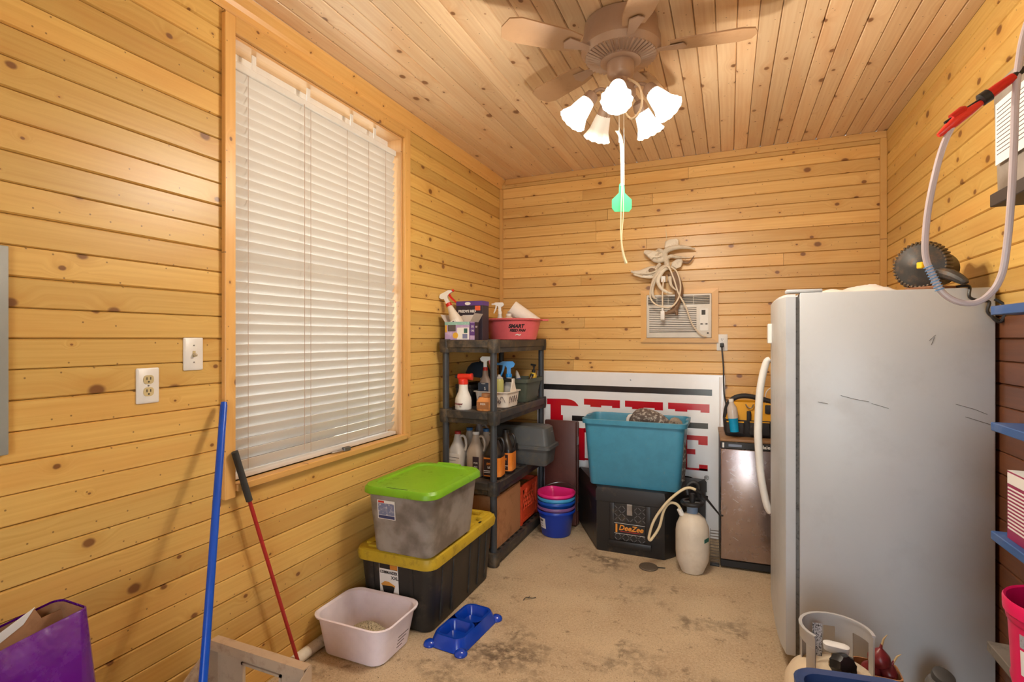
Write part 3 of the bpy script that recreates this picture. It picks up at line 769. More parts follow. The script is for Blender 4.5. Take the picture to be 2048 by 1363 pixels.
# green planter full of bits
GRN = plastic('dusty_green_planter', (72, 80, 68), 0.55, dirt=(110, 108, 92), damt=0.5)
pl_ = thing('planter_box', 'dusty dark green planter box at the far end of the second tier', 'planter', (-1.44, 3.62, z2))
MB().rbox([(0, 0, 0, 0.085, 0.125, 0.02), (0.14, 0, 0, 0.108, 0.150, 0.02), (0.142, 0, 0, 0.118, 0.160, 0.02), (0.168, 0, 0, 0.120, 0.162, 0.02), (0.168, 0, 0, 0.106, 0.148, 0.02), (0.05, 0, 0, 0.092, 0.132, 0.02)], k=3).build('trough', GRN, pl_)
for i, (x, y, rx, ry, c, lab) in enumerate(((-0.04, -0.06, 0.25, -0.2, (96, 66, 48), 'brown glass bottle lying in the green planter'), (0.04, -0.03, -0.3, 0.3, (72, 52, 40), 'dark brown bottle tilted in the green planter'))):
    bt = thing('bottle', lab, 'bottle', (-1.44 + x, 3.62 + y, z2 + 0.055), rot=(rx, ry, 0))
    MB().lathe([(0.024, 0), (0.026, 0.004), (0.026, 0.09), (0.012, 0.115), (0.011, 0.14)], 14).build('body', plastic('bottle_%d' % i, c, 0.3), bt)
    MB().lathe([(0.0125, 0.138), (0.0125, 0.155)], 12).build('cap', BLACK if i else WHITE, bt)
yb = thing('pump_bottle', 'yellow bottle with a black pump top in the green planter', 'bottle', (-1.39, 3.69, z2 + 0.055), rot=(0, 0.15, 0))
MB().rbox([(0, 0, 0, 0.028, 0.022, 0.015), (0.13, 0, 0, 0.028, 0.022, 0.015), (0.15, 0, 0, 0.014, 0.014, 0.013)], k=3).build('body', plastic('yellow_bottle', (206, 170, 40), 0.35), yb)
MB().lathe([(0.015, 0.15), (0.015, 0.17), (0.006, 0.172), (0.006, 0.20)], 12).box(-0.03, 0.012, -0.008, 0.008, 0.2, 0.214, 0.003).build('pump', BLACK, yb)
rb_ = thing('rolled_paper', 'crumpled white and blue tube sticking out of the planter', 'tube', (-1.475, 3.705, z2 + 0.056), rot=(-0.15, -0.3, 0))
MB().lathe([(0.018, 0), (0.020, 0.10), (0.012, 0.15), (0.006, 0.165)], 12).build('tube_body', PAPER, rb_)
MB().lathe([(0.0205, 0.06), (0.0206, 0.10)], 12, cap0=False, cap1=False).build('band', SCB, rb_)
# dark cap and black tin behind
hat = thing('ball_cap', 'dark blue ball cap tossed behind the spray bottles', 'cap', (-1.645, 3.30, z2 + 0.185), rot=(0.15, 0.1, 1.9))
NAVY = plastic('navy_cloth', (28, 44, 62), 0.85)
MB().lathe([(0.088, 0), (0.090, 0.02), (0.082, 0.06), (0.058, 0.095), (0.02, 0.11), (0.001, 0.112)], 20, cap0=False).build('crown', NAVY, hat)
MB().prism([(0.05, -0.075), (0.10, -0.07), (0.15, -0.04), (0.165, 0), (0.15, 0.04), (0.10, 0.07), (0.05, 0.075)], 0.0, 0.005, 'z').build('brim', NAVY, hat)
MB().lathe([(0.001, 0.112), (0.008, 0.112), (0.008, 0.117), (0.001, 0.119)], 10).build('button', NAVY, hat)
bx_ = thing('tin_box', 'black lidded box at the back of the second tier', 'box', (-1.665, 3.285, z2))
MB().box(-0.06, 0.055, -0.16, 0.16, 0, 0.12, 0.004).build('body', BLACK, bx_)
MB().box(-0.063, 0.058, -0.163, 0.163, 0.12, 0.148, 0.004).build('lid', BLACK, bx_)

# ---- top tier
z1 = TIERS[0] + 0.0005
PINKT = plastic('coral_pink_tub', (226, 104, 110), 0.4, dirt=(206, 84, 92), damt=0.35)
TX, TY = -1.495, 3.60
tb = thing('feed_pan', 'coral pink round feed pan on the top tier', 'pan', (TX, TY, z1), rz=CAMR)
MB().lathe([(0.165, 0), (0.172, 0.004), (0.205, 0.138), (0.207, 0.142), (0.224, 0.144), (0.226, 0.152), (0.216, 0.156), (0.204, 0.150), (0.168, 0.010), (0.001, 0.008)], 40).build('pan_shell', PINKT, tb)
for sx in (-1, 1):
    MB().prism([(sx * 0.215, -0.05), (sx * 0.262, -0.04), (sx * 0.262, 0.04), (sx * 0.215, 0.05)], 0.143, 0.154, 'z').build('grip', PINKT, tb)
def onpan(s, size, z, mat, x0=0.0, bold=0.001):
    # letters bent round the tapered pan wall
    cu = bpy.data.curves.new('l', 'FONT'); cu.body = s; cu.size = size; cu.align_x = 'CENTER'; cu.align_y = 'CENTER'; cu.offset = bold; cu.extrude = 0.0004; cu.shear = 0.25
    t = bpy.data.objects.new('l', cu); COL.objects.link(t)
    me = bpy.data.meshes.new_from_object(t.evaluated_get(bpy.context.evaluated_depsgraph_get()))
    bpy.data.objects.remove(t)
    for v in me.vertices:
        zz = z + v.co.y; r = 0.1735 + 0.0335 * zz / 0.138 + v.co.z
        a = -PI / 2 + (v.co.x + x0) / r
        v.co = (r * math.cos(a), r * math.sin(a), zz)
    link('lettering', me, mat, tb)
onpan('SMART', 0.036, 0.098, INK, 0.02, 0.0018); onpan('FEED PAN', 0.026, 0.068, INK, 0.03, 0.0012); onpan('~', 0.07, 0.04, PAPER, 0.03)
zp = z1 + 0.0105
sb = thing('spray_bottle', 'white spray bottle standing in the pink feed pan', 'spray bottle', (-1.575, 3.53, zp))
MB().lathe([(0.030, 0), (0.032, 0.004), (0.032, 0.13), (0.016, 0.165), (0.014, 0.18)], 16).build('body', MILK, sb)
spray_head(sb, 0.18, WHITE, WHITE, rz=PI + 0.3, s=0.95)
for lab, x, y, r, hh in (('clear round bottle with white cap beside the spray bottle', -1.535, 3.63, 0.046, 0.20), ('squat clear bottle with white cap beside the paper towels', -1.49, 3.50, 0.054, 0.175)):
    t = thing('clear_bottle', lab, 'bottle', (x, y, zp))
    MB().lathe([(r * 0.92, 0), (r, 0.006), (r, hh * 0.62), (r * 0.8, hh * 0.78), (0.02, hh * 0.92), (0.018, hh * 0.96)], 20).build('body', plastic('cloudy_clear', (206, 190, 172), 0.25), t)
    MB().lathe([(0.02, hh * 0.95), (0.02, hh * 1.03), (0.018, hh * 1.04)], 16).build('cap', WHITE, t)
pt = thing('paper_towel_roll', 'white paper towel roll leaning in the pink feed pan', 'paper roll', (-1.335, 3.67, zp + 0.10), rot=(0, -0.95, CAMR))
MB().lathe([(0.020, -0.005), (0.055, -0.005), (0.0575, 0.0), (0.0575, 0.225), (0.055, 0.23), (0.020, 0.23)], 28, cap0=False, cap1=False).build('paper', plastic('towel_paper', (240, 232, 224), 0.9, bump=0.4, bscale=120), pt)
MB().lathe([(0.020, -0.004), (0.020, 0.229), (0.018, 0.229), (0.018, -0.004)], 20, cap0=False, cap1=False).build('core', CARD, pt)
# cartons
VIO = plastic('violet_print', (96, 66, 140), 0.5); DARKP = plastic('charcoal_print', (52, 44, 56), 0.5); LILAC = plastic('lilac_print', (186, 160, 206), 0.5, dirt=(230, 220, 236), damt=0.6, dscale=14)
TEAL = plastic('teal_print', (142, 190, 180), 0.5, dirt=(220, 232, 226), damt=0.5, dscale=20); YEL = plastic('yellow_print', (226, 176, 60), 0.5); GREYP = plastic('greyboard', (200, 190, 182), 0.7); ORP = plastic('orange_print', (232, 100, 60), 0.5)
bxA = thing('medicine_carton', 'tall dark purple carton at the back of the top tier', 'carton', (-1.63, 3.19, z1), rz=0.0)
ca = MB().box(-0.10, 0.10, -0.05, 0.05, 0, 0.265, 0.001).build('carton', DARKP, bxA)
MB().box(-0.0995, 0.0995, -0.0516, -0.0502, 0.235, 0.264).build('purple_band', VIO, ca, ang=0)
MB().box(0.1002, 0.1014, -0.0495, 0.0495, 0.235, 0.264).build('purple_band', VIO, ca, ang=0)
MB().box(0.045, 0.085, -0.0518, -0.0503, 0.20, 0.232).build('orange_flash', ORP, ca, ang=0)
text('PREDYE RED', 0.024, PAPER, ca, (-0.015, -0.0522, 0.195), FRONT, bold=0.001)
MB().box(-0.05, 0.05, -0.0522, -0.0505, 0.165, 0.170).box(-0.05, 0.04, -0.0522, -0.0505, 0.155, 0.159).build('print_line', PAPER, ca, ang=0)
MB().lathe([(0.001, 0), (0.022, 0), (0.022, 0.001)], 16, c=(0, 0, 0)).build('emblem', PAPER, ca, loc=(-0.01, -0.0522, 0.248), rot=(PI / 2, 0, 0)).scale = (1, 0.5, 1)
bxB = thing('open_carton', 'open lilac and white carton with lifted flaps on the top tier', 'carton', (-1.615, 3.005, z1))
o_ = MB()
o_.box(-0.092, 0.092, -0.062, -0.060, 0, 0.118).box(-0.092, 0.092, 0.060, 0.062, 0, 0.118).box(-0.092, -0.090, -0.062, 0.062, 0, 0.118).box(0.090, 0.092, -0.062, 0.062, 0, 0.118).box(-0.092, 0.092, -0.062, 0.062, 0, 0.002)
ob_ = o_.build('carton', LILAC, bxB, ang=0)
MB().box(-0.0905, 0.0905, -0.0628, -0.0621, 0.098, 0.117).build('teal_band', TEAL, ob_, ang=0)
MB().box(-0.068, -0.01, -0.0630, -0.0622, 0.056, 0.098).build('picture', plastic('grey_print', (92, 84, 86), 0.5), ob_, ang=0)
MB().box(0.0, 0.085, -0.0630, -0.0622, 0.004, 0.080).build('info_panel', PAPER, ob_, ang=0)
MB().at((-0.012, -0.0625, 0.03), (PI / 2, 0, 0)).lathe([(0.001, 0), (0.02, 0), (0.02, 0.001), (0.001, 0.001)], 18).build('seal', YEL, ob_)
for i, (x0_, x1_, z0_, z1_, m_) in enumerate(((0.05, 0.075, 0.045, 0.075, plastic('bottle_print', (52, 96, 90), 0.5)), (0.04, 0.075, 0.01, 0.04, plastic('slate_print', (120, 124, 160), 0.5)), (-0.088, -0.074, 0.05, 0.095, YEL))):
    MB().box(x0_, x1_, -0.0638, -0.0628, z0_, z1_).build('print_block', m_, ob_, ang=0)
MB().box(0.0922, 0.0932, -0.060, 0.004, 0.03, 0.112).build('violet_panel', VIO, ob_, ang=0)
MB().box(0.0922, 0.0932, 0.006, 0.060, 0.0, 0.117).build('dark_panel', DARKP, ob_, ang=0)
text('EYE', 0.022, PAPER, ob_, (0.0936, -0.028, 0.085), RIGHTF); text('CARE', 0.018, PAPER, ob_, (0.0936, -0.028, 0.06), RIGHTF); text('KIT', 0.018, PAPER, ob_, (0.0936, 0.03, 0.085), RIGHTF)
MB().at((0.092, 0, 0.118), (0, 0.55, 0)).box(-0.001, 0.001, -0.06, 0.06, 0, 0.062).build('flap', GREYP, ob_, ang=0)
MB().at((-0.092, 0, 0.118), (0, -0.6, 0)).box(-0.001, 0.001, -0.06, 0.06, 0, 0.058).build('flap', GREYP, ob_, ang=0)
MB().at((0, 0.062, 0.118), (-0.5, 0, 0)).box(-0.088, 0.088, -0.001, 0.001, 0, 0.05).build('flap', GREYP, ob_, ang=0)
sb2 = thing('spray_bottle', 'white spray bottle with red trigger leaning in the open carton', 'spray bottle', (-1.60, 2.995, z1 + 0.028), rot=(0.05, -0.45, 0))
MB().lathe([(0.036, 0), (0.039, 0.005), (0.041, 0.09), (0.040, 0.12), (0.026, 0.17), (0.020, 0.20), (0.018, 0.215)], 18).build('body', plastic('cream_bottle', (216, 206, 192), 0.4), sb2)
lb = MB().at((0, 0, 0), (0, 0, -0.1)).box(-0.026, 0.026, -0.0425, -0.036, 0.055, 0.115).build('paper_label', PAPER, sb2, ang=0)
MB().prism([(-0.018, 0.075), (0.004, 0.085), (0.01, 0.105), (-0.004, 0.11), (-0.02, 0.095)], -0.0432, -0.0425).build('horse_print', INK, lb, ang=0)
spray_head(sb2, 0.215, WHITE, RED, RED, rz=0.15, s=1.1, body_r=0.020)
# ================================================================ totes by the left wall
BLKT = plastic('scuffed_black_tote', (40, 38, 36), 0.5, dirt=(110, 96, 80), dscale=5, damt=0.45, lo=0.52, hi=0.75)
YLID = plastic('dirty_yellow_lid', (198, 168, 42), 0.5, dirt=(120, 98, 40), dscale=7, damt=0.55)
bt = thing('storage_tote', 'large black tote with a yellow lid on the floor by the left wall', 'storage tote', (-1.515, 2.475, 0), rz=0.0)
body = MB().rbox([(0.0, 0, 0, 0.185, 0.325, 0.045), (0.012, 0, 0, 0.193, 0.333, 0.05), (0.33, 0, 0, 0.215, 0.360, 0.055)], k=5)
bo = body.build('tote_body', BLKT, bt)
for sx in (-1, 1):
    for y in (-0.24, -0.13, 0.06, 0.17, 0.26):
        q = MB(); a = sx * 0.1935; b_ = sx * 0.2135
        q.loft([[(a, y - 0.012, 0.03), (a, y + 0.012, 0.03), (a + sx * 0.006, y + 0.010, 0.03), (a + sx * 0.006, y - 0.010, 0.03)],
                [(b_, y - 0.012, 0.325), (b_, y + 0.012, 0.325), (b_ + sx * 0.006, y + 0.010, 0.325), (b_ + sx * 0.006, y - 0.010, 0.325)]])
        q.build('side_rib', BLKT, bo, ang=0)
for x in (-0.13, 0.10):
    q = MB()
    q.loft([[(x - 0.012, -0.333, 0.03), (x + 0.012, -0.333, 0.03), (x + 0.010, -0.339, 0.03), (x - 0.010, -0.339, 0.03)],
            [(x - 0.012, -0.358, 0.325), (x + 0.012, -0.358, 0.325), (x + 0.010, -0.364, 0.325), (x - 0.010, -0.364, 0.325)]])
    q.build('side_rib', BLKT, bo, ang=0)
lid = MB().rbox([(0.318, 0, 0, 0.224, 0.370, 0.06), (0.322, 0, 0, 0.230, 0.376, 0.062), (0.352, 0, 0, 0.234, 0.380, 0.062), (0.372, 0, 0, 0.228, 0.374, 0.06), (0.378, 0, 0, 0.220, 0.366, 0.055), (0.378, 0, 0, 0.188, 0.334, 0.05), (0.366, 0, 0, 0.184, 0.330, 0.048)], k=6, cap0=False).build('tote_lid', YLID, bt)
for sx in (-1, 1):
    for i in range(4):
        y = -0.27 + i * 0.18
        MB().box(sx * 0.178 - 0.018, sx * 0.178 + 0.018, y - 0.045, y + 0.045, 0.3665, 0.388, 0.004).build('lid_lug', YLID, lid)
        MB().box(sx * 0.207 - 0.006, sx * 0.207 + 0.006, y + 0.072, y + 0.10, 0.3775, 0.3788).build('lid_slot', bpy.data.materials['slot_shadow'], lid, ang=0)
for x in (-0.13, -0.02, 0.10):
    for sy in (-1, 1):
        MB().box(x - 0.035, x + 0.035, sy * 0.325 - 0.018, sy * 0.325 + 0.018, 0.3665, 0.388, 0.004).build('lid_lug', YLID, lid)
# printed sticker on the front
LBL = thing_lbl = MB().at((0, -0.3395, 0.06), (0.078, 0, 0)).box(-0.085, 0.025, -0.0015, 0.0, 0.06, 0.26).build('sticker', PAPER, bt, ang=0)
def onl(x, z): return (x, -0.3395 - 0.0022 - 0.078 * z, 0.06 + z)
RL = (PI / 2 + 0.078, 0, 0)
text('COMMANDER', 0.0205, INK, LBL, onl(-0.030, 0.212), RL, bold=0.0006, sx=0.78); text('XXL', 0.022, INK, LBL, onl(0.005, 0.188), RL, bold=0.0006)
MB().at((0, -0.3395, 0.06), (0.078, 0, 0)).box(-0.083, 0.023, -0.0022, -0.0014, 0.23, 0.256).build('print_band', INK, LBL, ang=0)
MB().at((0, -0.3395, 0.06), (0.078, 0, 0)).box(-0.02, 0.023, -0.0026, -0.002, 0.232, 0.254).box(-0.08, 0.023, -0.0026, -0.0014, 0.063, 0.083).build('print_band', plastic('amber_print', (206, 130, 40), 0.5), LBL, ang=0)
MB().at((0, -0.3395, 0.06), (0.078, 0, 0)).prism([(-0.072, 0.145), (-0.062, 0.105), (-0.012, 0.095), (0.002, 0.14), (-0.012, 0.15)], -0.0023, -0.0014).build('tote_picture', INK, LBL, ang=0)
MB().at((0, -0.3395, 0.06), (0.078, 0, 0)).prism([(-0.077, 0.150), (-0.072, 0.143), (-0.01, 0.148), (0.004, 0.142), (0.006, 0.150), (-0.03, 0.166), (-0.055, 0.166)], -0.0027, -0.0014).build('tote_picture', plastic('amber_print2', (214, 150, 60), 0.5), LBL, ang=0)

# clear tote with green lid
def clear_plastic():
    m, nt, b = newmat('cloudy_clear_plastic')
    tc = N(nt, 'ShaderNodeTexCoord')
    nz = N(nt, 'ShaderNodeTexNoise'); nz.inputs['Scale'].default_value = 9; nz.inputs['Detail'].default_value = 7
    nt.links.new(tc.outputs['Object'], nz.inputs['Vector'])
    nt.links.new(mixc(nt, smooth(nt, nz.outputs['Fac'], 0.35, 0.68), lin((188, 180, 172)), lin((138, 128, 118))), b.inputs['Base Color'])
    b.inputs['Roughness'].default_value = 0.28
    tr = N(nt, 'ShaderNodeBsdfTransparent'); tr.inputs[0].default_value = (0.86, 0.85, 0.84, 1)
    mx = N(nt, 'ShaderNodeMixShader'); mx.inputs[0].default_value = 0.38
    nt.links.new(b.outputs[0], mx.inputs[1]); nt.links.new(tr.outputs[0], mx.inputs[2])
    nt.links.new(mx.outputs[0], nt.nodes['Material Output'].inputs['Surface'])
    return m
CLEARP = clear_plastic()
GLID = plastic('lime_green_lid', (120, 176, 30), 0.4, dirt=(70, 74, 34), dscale=5, damt=0.55, lo=0.54, hi=0.74)
ct = thing('storage_bin', 'cloudy clear storage bin with a lime green lid on the yellow lid', 'storage bin', (-1.448, 2.300, 0.389), rz=0.0)
MB().rbox([(0.0, 0, 0, 0.155, 0.215, 0.04), (0.006, 0, 0, 0.162, 0.222, 0.045), (0.29, 0, 0, 0.188, 0.248, 0.055), (0.29, 0, 0, 0.185, 0.245, 0.053), (0.01, 0, 0, 0.158, 0.218, 0.042)], k=6).build('bin_body', CLEARP, ct)
gl_ = MB().rbox([(0.288, 0, 0, 0.205, 0.266, 0.07), (0.292, 0, 0, 0.210, 0.271, 0.072), (0.312, 0, 0, 0.209, 0.270, 0.072), (0.325, 0, 0, 0.200, 0.261, 0.07), (0.327, 0, 0, 0.165, 0.226, 0.06), (0.319, 0, 0, 0.157, 0.218, 0.055), (0.319, 0, 0, 0.10, 0.16, 0.05)], k=6, cap0=False).build('bin_lid', GLID, ct)
MB().tube([(-0.06, -0.250, 0.324), (0.0, -0.2555, 0.325), (0.06, -0.250, 0.324)], 0.003, 6).build('lid_groove', plastic('dark_green_groove', (60, 96, 20), 0.6), gl_)
MB().tube([(-0.07, 0.245, 0.325), (0.0, 0.2545, 0.325), (0.07, 0.245, 0.325)], 0.012, 8).build('lid_grip', GLID, gl_)
st = MB().at((0.0, -0.2235, 0.0), (0.0915, 0, 0)).box(-0.115, -0.015, -0.002, 0.0, 0.17, 0.262).build('sticker', PAPER, ct, ang=0)
MB().at((0.0, -0.2235, 0.0), (0.0915, 0, 0)).box(-0.111, -0.019, -0.0026, -0.0019, 0.19, 0.248).build('photo_print', plastic('photo_print', (120, 128, 160), 0.5, dirt=(226, 220, 222), dscale=30, damt=0.9), st, ang=0)
MB().at((0.0, -0.2235, 0.0), (0.0915, 0, 0)).box(-0.111, -0.019, -0.0026, -0.0019, 0.173, 0.188).build('print_band', plastic('indigo_print', (52, 60, 104), 0.5), st, ang=0)
MB().at((0.0, -0.2235, 0.0), (0.0915, 0, 0)).box(-0.109, -0.075, -0.0028, -0.0019, 0.250, 0.259).build('print_band', RED, st, ang=0)
CLOTH = plastic('folded_cloth', (176, 160, 146), 0.9, dirt=(90, 84, 80), dscale=6, damt=0.8)
fc = thing('folded_blanket', 'grey folded cloth seen through the clear storage bin', 'cloth', (-1.448, 2.30, 0.3995))
MB().rbox([(0, 0, 0, 0.14, 0.19, 0.04), (0.03, 0, 0, 0.15, 0.20, 0.05), (0.06, 0, 0, 0.145, 0.195, 0.05), (0.075, 0, 0, 0.10, 0.15, 0.04)], k=4).build('lower_fold', CLOTH, fc)
MB().rbox([(0.076, 0.02, 0.03, 0.10, 0.14, 0.04), (0.11, 0.02, 0.03, 0.12, 0.15, 0.05), (0.15, 0.02, 0.03, 0.11, 0.13, 0.05), (0.165, 0.02, 0.03, 0.06, 0.08, 0.03)], k=4).build('upper_fold', plastic('slate_cloth', (112, 116, 124), 0.9), fc)

# litter pan
LPM = plastic('lilac_white_pan', (240, 230, 238), 0.35, dirt=(222, 206, 226), damt=0.3)
lp = thing('litter_pan', 'white plastic litter pan on the floor before the black tote', 'litter pan', (-1.545, 1.955, 0), rz=0.0)
def lring(z, hx_, hy_, r, dip=0.0, k=6):
    return [(x, y, zz + dip * (1 - (min(1, abs(x) / (hx_ * 0.98))) ** 2) * -1 * (1 if True else 0)) for x, y, zz in rring(z, 0, 0, hx_, hy_, r, k)]
MB().loft([lring(0.0, 0.150, 0.118, 0.05), lring(0.008, 0.160, 0.128, 0.055), lring(0.165, 0.192, 0.146, 0.065, 0.0), lring(0.168, 0.203, 0.157, 0.07, 0.0), lring(0.176, 0.205, 0.159, 0.07, 0.0),
           lring(0.179, 0.198, 0.152, 0.068, 0.0), lring(0.170, 0.188, 0.142, 0.062, 0.0), lring(0.012, 0.154, 0.122, 0.05)]).build('pan_shell', LPM, lp)
for i in range(4):
    MB().at((0.1745 + 0.00, 0.0, 0.0), (0, 0.205, 0)).box(0.006, 0.0072, -0.045, 0.03 - 0.012 * i, 0.11 - 0.016 * i, 0.114 - 0.016 * i).build('print_line', plastic('grey_ink', (110, 100, 110), 0.6), lp, ang=0)
LIT = plastic('cat_litter', (196, 184, 158), 0.95, dirt=(84, 74, 62), dscale=70, damt=0.9, bump=1.0, bscale=260, lo=0.5, hi=0.6)
hp = MB()
rl = random.Random(3)
rings = []
for i in range(9):
    t = i / 8
    rings.append([(0.148 * (1 - t) * math.cos(2 * PI * j / 28) * 1.0, 0.112 * (1 - t) * math.sin(2 * PI * j / 28), 0.014 + 0.092 * math.sin(t * PI / 2) + rl.uniform(-0.002, 0.002)) for j in range(28)])
hp.loft(rings)
for i in range(700):
    r = math.sqrt(rl.random()) * 0.96; a = rl.uniform(0, 2 * PI)
    x, y = 0.142 * r * math.cos(a), 0.108 * r * math.sin(a)
    z = 0.015 + 0.092 * math.sin((1 - r) * PI / 2); s = rl.uniform(0.0015, 0.0035)
    hp.add([(x - s, y, z), (x + s, y + s * 0.5, z), (x, y - s, z + s * 0.3), (x, y, z + s * 1.5)], [(0, 1, 3), (1, 2, 3), (2, 0, 3), (0, 2, 1)])
lo_ = hp.build('litter_heap', LIT, None, ang=0, loc=(-1.545, 1.955, 0))
tag(lo_, 'speckled grey cat litter heaped in the white litter pan', 'cat litter', kind='stuff')

# double pet bowl
BOWLM = plastic('glossy_blue_plastic', (10, 62, 176), 0.18, coat=0.5)
bw = thing('pet_bowl', 'glossy blue double pet bowl on the concrete floor', 'pet bowl', (-1.185, 2.235, 0), rz=-0.08)
BH = 0.055
mb = MB()
mb.rbox([(0.003, 0, 0, 0.098, 0.180, 0.05), (0.012, 0, 0, 0.094, 0.176, 0.05), (BH - 0.006, 0, 0, 0.080, 0.160, 0.045), (BH, 0, 0, 0.076, 0.156, 0.043)], k=5, cap1=False)
# top plate with two wells
for sy in (-1, 1):
    cy_ = sy * 0.077
    mb.rbox([(BH, 0, cy_, 0.076, 0.0775, 0.043 if True else 0.01), (BH, 0, cy_, 0.064, 0.066, 0.03), (BH - 0.006, 0, cy_, 0.061, 0.063, 0.03), (0.012, 0, cy_, 0.050, 0.050, 0.025)], k=5, cap0=False, cap1=True)
mb.build('bowl_shell', BOWLM, bw, ang=40)
for sx in (-1, 1):
    for sy in (-1, 1):
        MB().lathe([(0.030, 0.0), (0.031, 0.006), (0.026, 0.016), (0.012, 0.024), (0.001, 0.026)], 18, c=(sx * 0.085, sy * 0.165, 0)).build('paw_foot', BOWLM, bw)
# capped pipe along the wall foot
PIPEM = plastic('dirty_white_pipe', (206, 196, 180), 0.6, dirt=(140, 116, 96), dscale=14, damt=0.8)
pp = thing('drain_pipe', 'short dirty white pipe lying along the foot of the left wall', 'pipe', (-1.738, 1.80, 0.0135))
MB().at((0, 0, 0.0115), (-PI / 2, 0, 0)).lathe([(0.023, -0.02), (0.025, -0.015), (0.025, 0.27), (0.023, 0.275)], 14).build('pipe', PIPEM, pp)
MB().at((0, 0, 0.0115), (-PI / 2, 0, 0)).lathe([(0.0245, -0.10), (0.0247, -0.095), (0.0247, 0.02), (0.0245, 0.025)], 14).build('coupling', plastic('foam_cap', (232, 226, 210), 0.9, bump=1.0, bscale=60), pp)
# ================================================================ sign on the back wall
SIGNW = plastic('glossy_white_sign', (244, 245, 248), 0.16, coat=0.6, var=0.02)
SRED = plastic('sign_red', (196, 14, 34), 0.2, coat=0.5, var=0.02); SBLK = plastic('sign_black', (36, 34, 36), 0.2, coat=0.5, var=0.03)
sg = thing('sign_board', 'white sign board with big red letters and black stripes against the back wall', 'sign', (0, 3.952, 0.004))
MB().box(-1.430, -0.024, -0.006, 0.008, 0, 1.163, 0.002).build('panel', SIGNW, sg)
MB().box(-0.062, -0.022, -0.013, -0.0065, 0.02, 1.15, 0.004).build('edge_channel', SIGNW, sg)
fy = -0.0075
def sgn(nm, rects, m): 
    q = MB()
    for x0, x1, z0, z1 in rects: q.box(x0, x1, fy, -0.006, z0 - 0.004, z1 - 0.004)
    return q.build(nm, m, sg, ang=0)
sgn('stripe', [(-1.38, -0.108, 1.018, 1.062)], SBLK)
sgn('stripe', [(-1.138, -0.135, 0.780, 0.820)], SBLK)
# first letter: stem, curved shoulder, leg
q = MB().prism([(-1.345, 0.940), (-1.345, 0.895), (-1.316, 0.895), (-1.316, 0.48), (-1.228, 0.48), (-1.228, 0.755), (-1.212, 0.755), (-1.212, 0.815), (-1.228, 0.815), (-1.228, 0.892), (-1.085, 0.892), (-1.093, 0.905), (-1.115, 0.927), (-1.145, 0.940), (-1.18, 0.944)], fy, -0.006)
q.box(-1.17, -1.035, fy, -0.006, 0.471, 0.722)
q.build('letter', SRED, sg, ang=0)
for L, R_, st0, st1 in ((-1.041, -0.761, -0.99, -0.905), (-0.723, -0.445, -0.67, -0.585), (-0.409, -0.125, -0.36, -0.275)):
    q = MB()
    q2 = MB()
    q.box(L, R_, fy, -0.006, 0.906, 0.952).box(st0, st1, fy, -0.006, 0.892, 0.906).box(R_ - 0.06, R_, fy, -0.006, 0.892, 0.906)
    q.build('letter_top', SRED, sg, ang=0); q = q2
    q.box(L, R_ - 0.012, fy, -0.006, 0.690, 0.724).box(R_ - 0.075, R_ - 0.012, fy, -0.006, 0.660, 0.69)
    q.box(st0, st1, fy, -0.006, 0.475, 0.724).box(st1, st1 + 0.055, fy, -0.006, 0.588, 0.625).box(L, R_ - 0.012, fy, -0.006, 0.475, 0.490).box(R_ - 0.07, R_ - 0.012, fy, -0.006, 0.475, 0.518)
    q.build('letter', SRED, sg, ang=0)
text('BUILDER', 0.10, SBLK, sg, (-0.55, fy - 0.0003, 0.385), FRONT, bold=0.004, sx=1.75)
text('\u00ae', 0.045, SBLK, sg, (-0.145, fy - 0.0003, 0.425), FRONT)
sgn('print_block', [(-0.172, -0.135, 0.269, 0.304)], SBLK)
MB().lathe([(0.001, 0), (0.006, 0), (0.006, 0.003), (0.001, 0.004)], 10).build('screw', STEEL, sg, loc=(-0.68, -0.006, 1.11), rot=(PI / 2, 0, 0))

# brown padded folding table leaning beside the shelf
BRN = plastic('brown_vinyl', (84, 48, 42), 0.42, dirt=(110, 66, 56), damt=0.4)
bp_ = thing('padded_table', 'folded dark brown padded table standing between shelf and sign', 'folding table', (-1.185, 3.82, 0), rot=(0, 0, 0))
MB().box(-0.128, 0.128, -0.035, -0.002, 0.01, 0.80, 0.012).build('table_half', BRN, bp_)
MB().box(-0.128, 0.132, 0.002, 0.035, 0.01, 0.795, 0.012).build('table_half', BRN, bp_)
MB().tube([(0.122, -0.036, 0.02), (0.122, -0.036, 0.79)], 0.003, 6).build('piping', BRN, bp_)
for z in (0.15, 0.65):
    MB().box(0.126, 0.134, -0.012, 0.012, z - 0.03, z + 0.03, 0.002).build('hinge', STEEL, bp_)

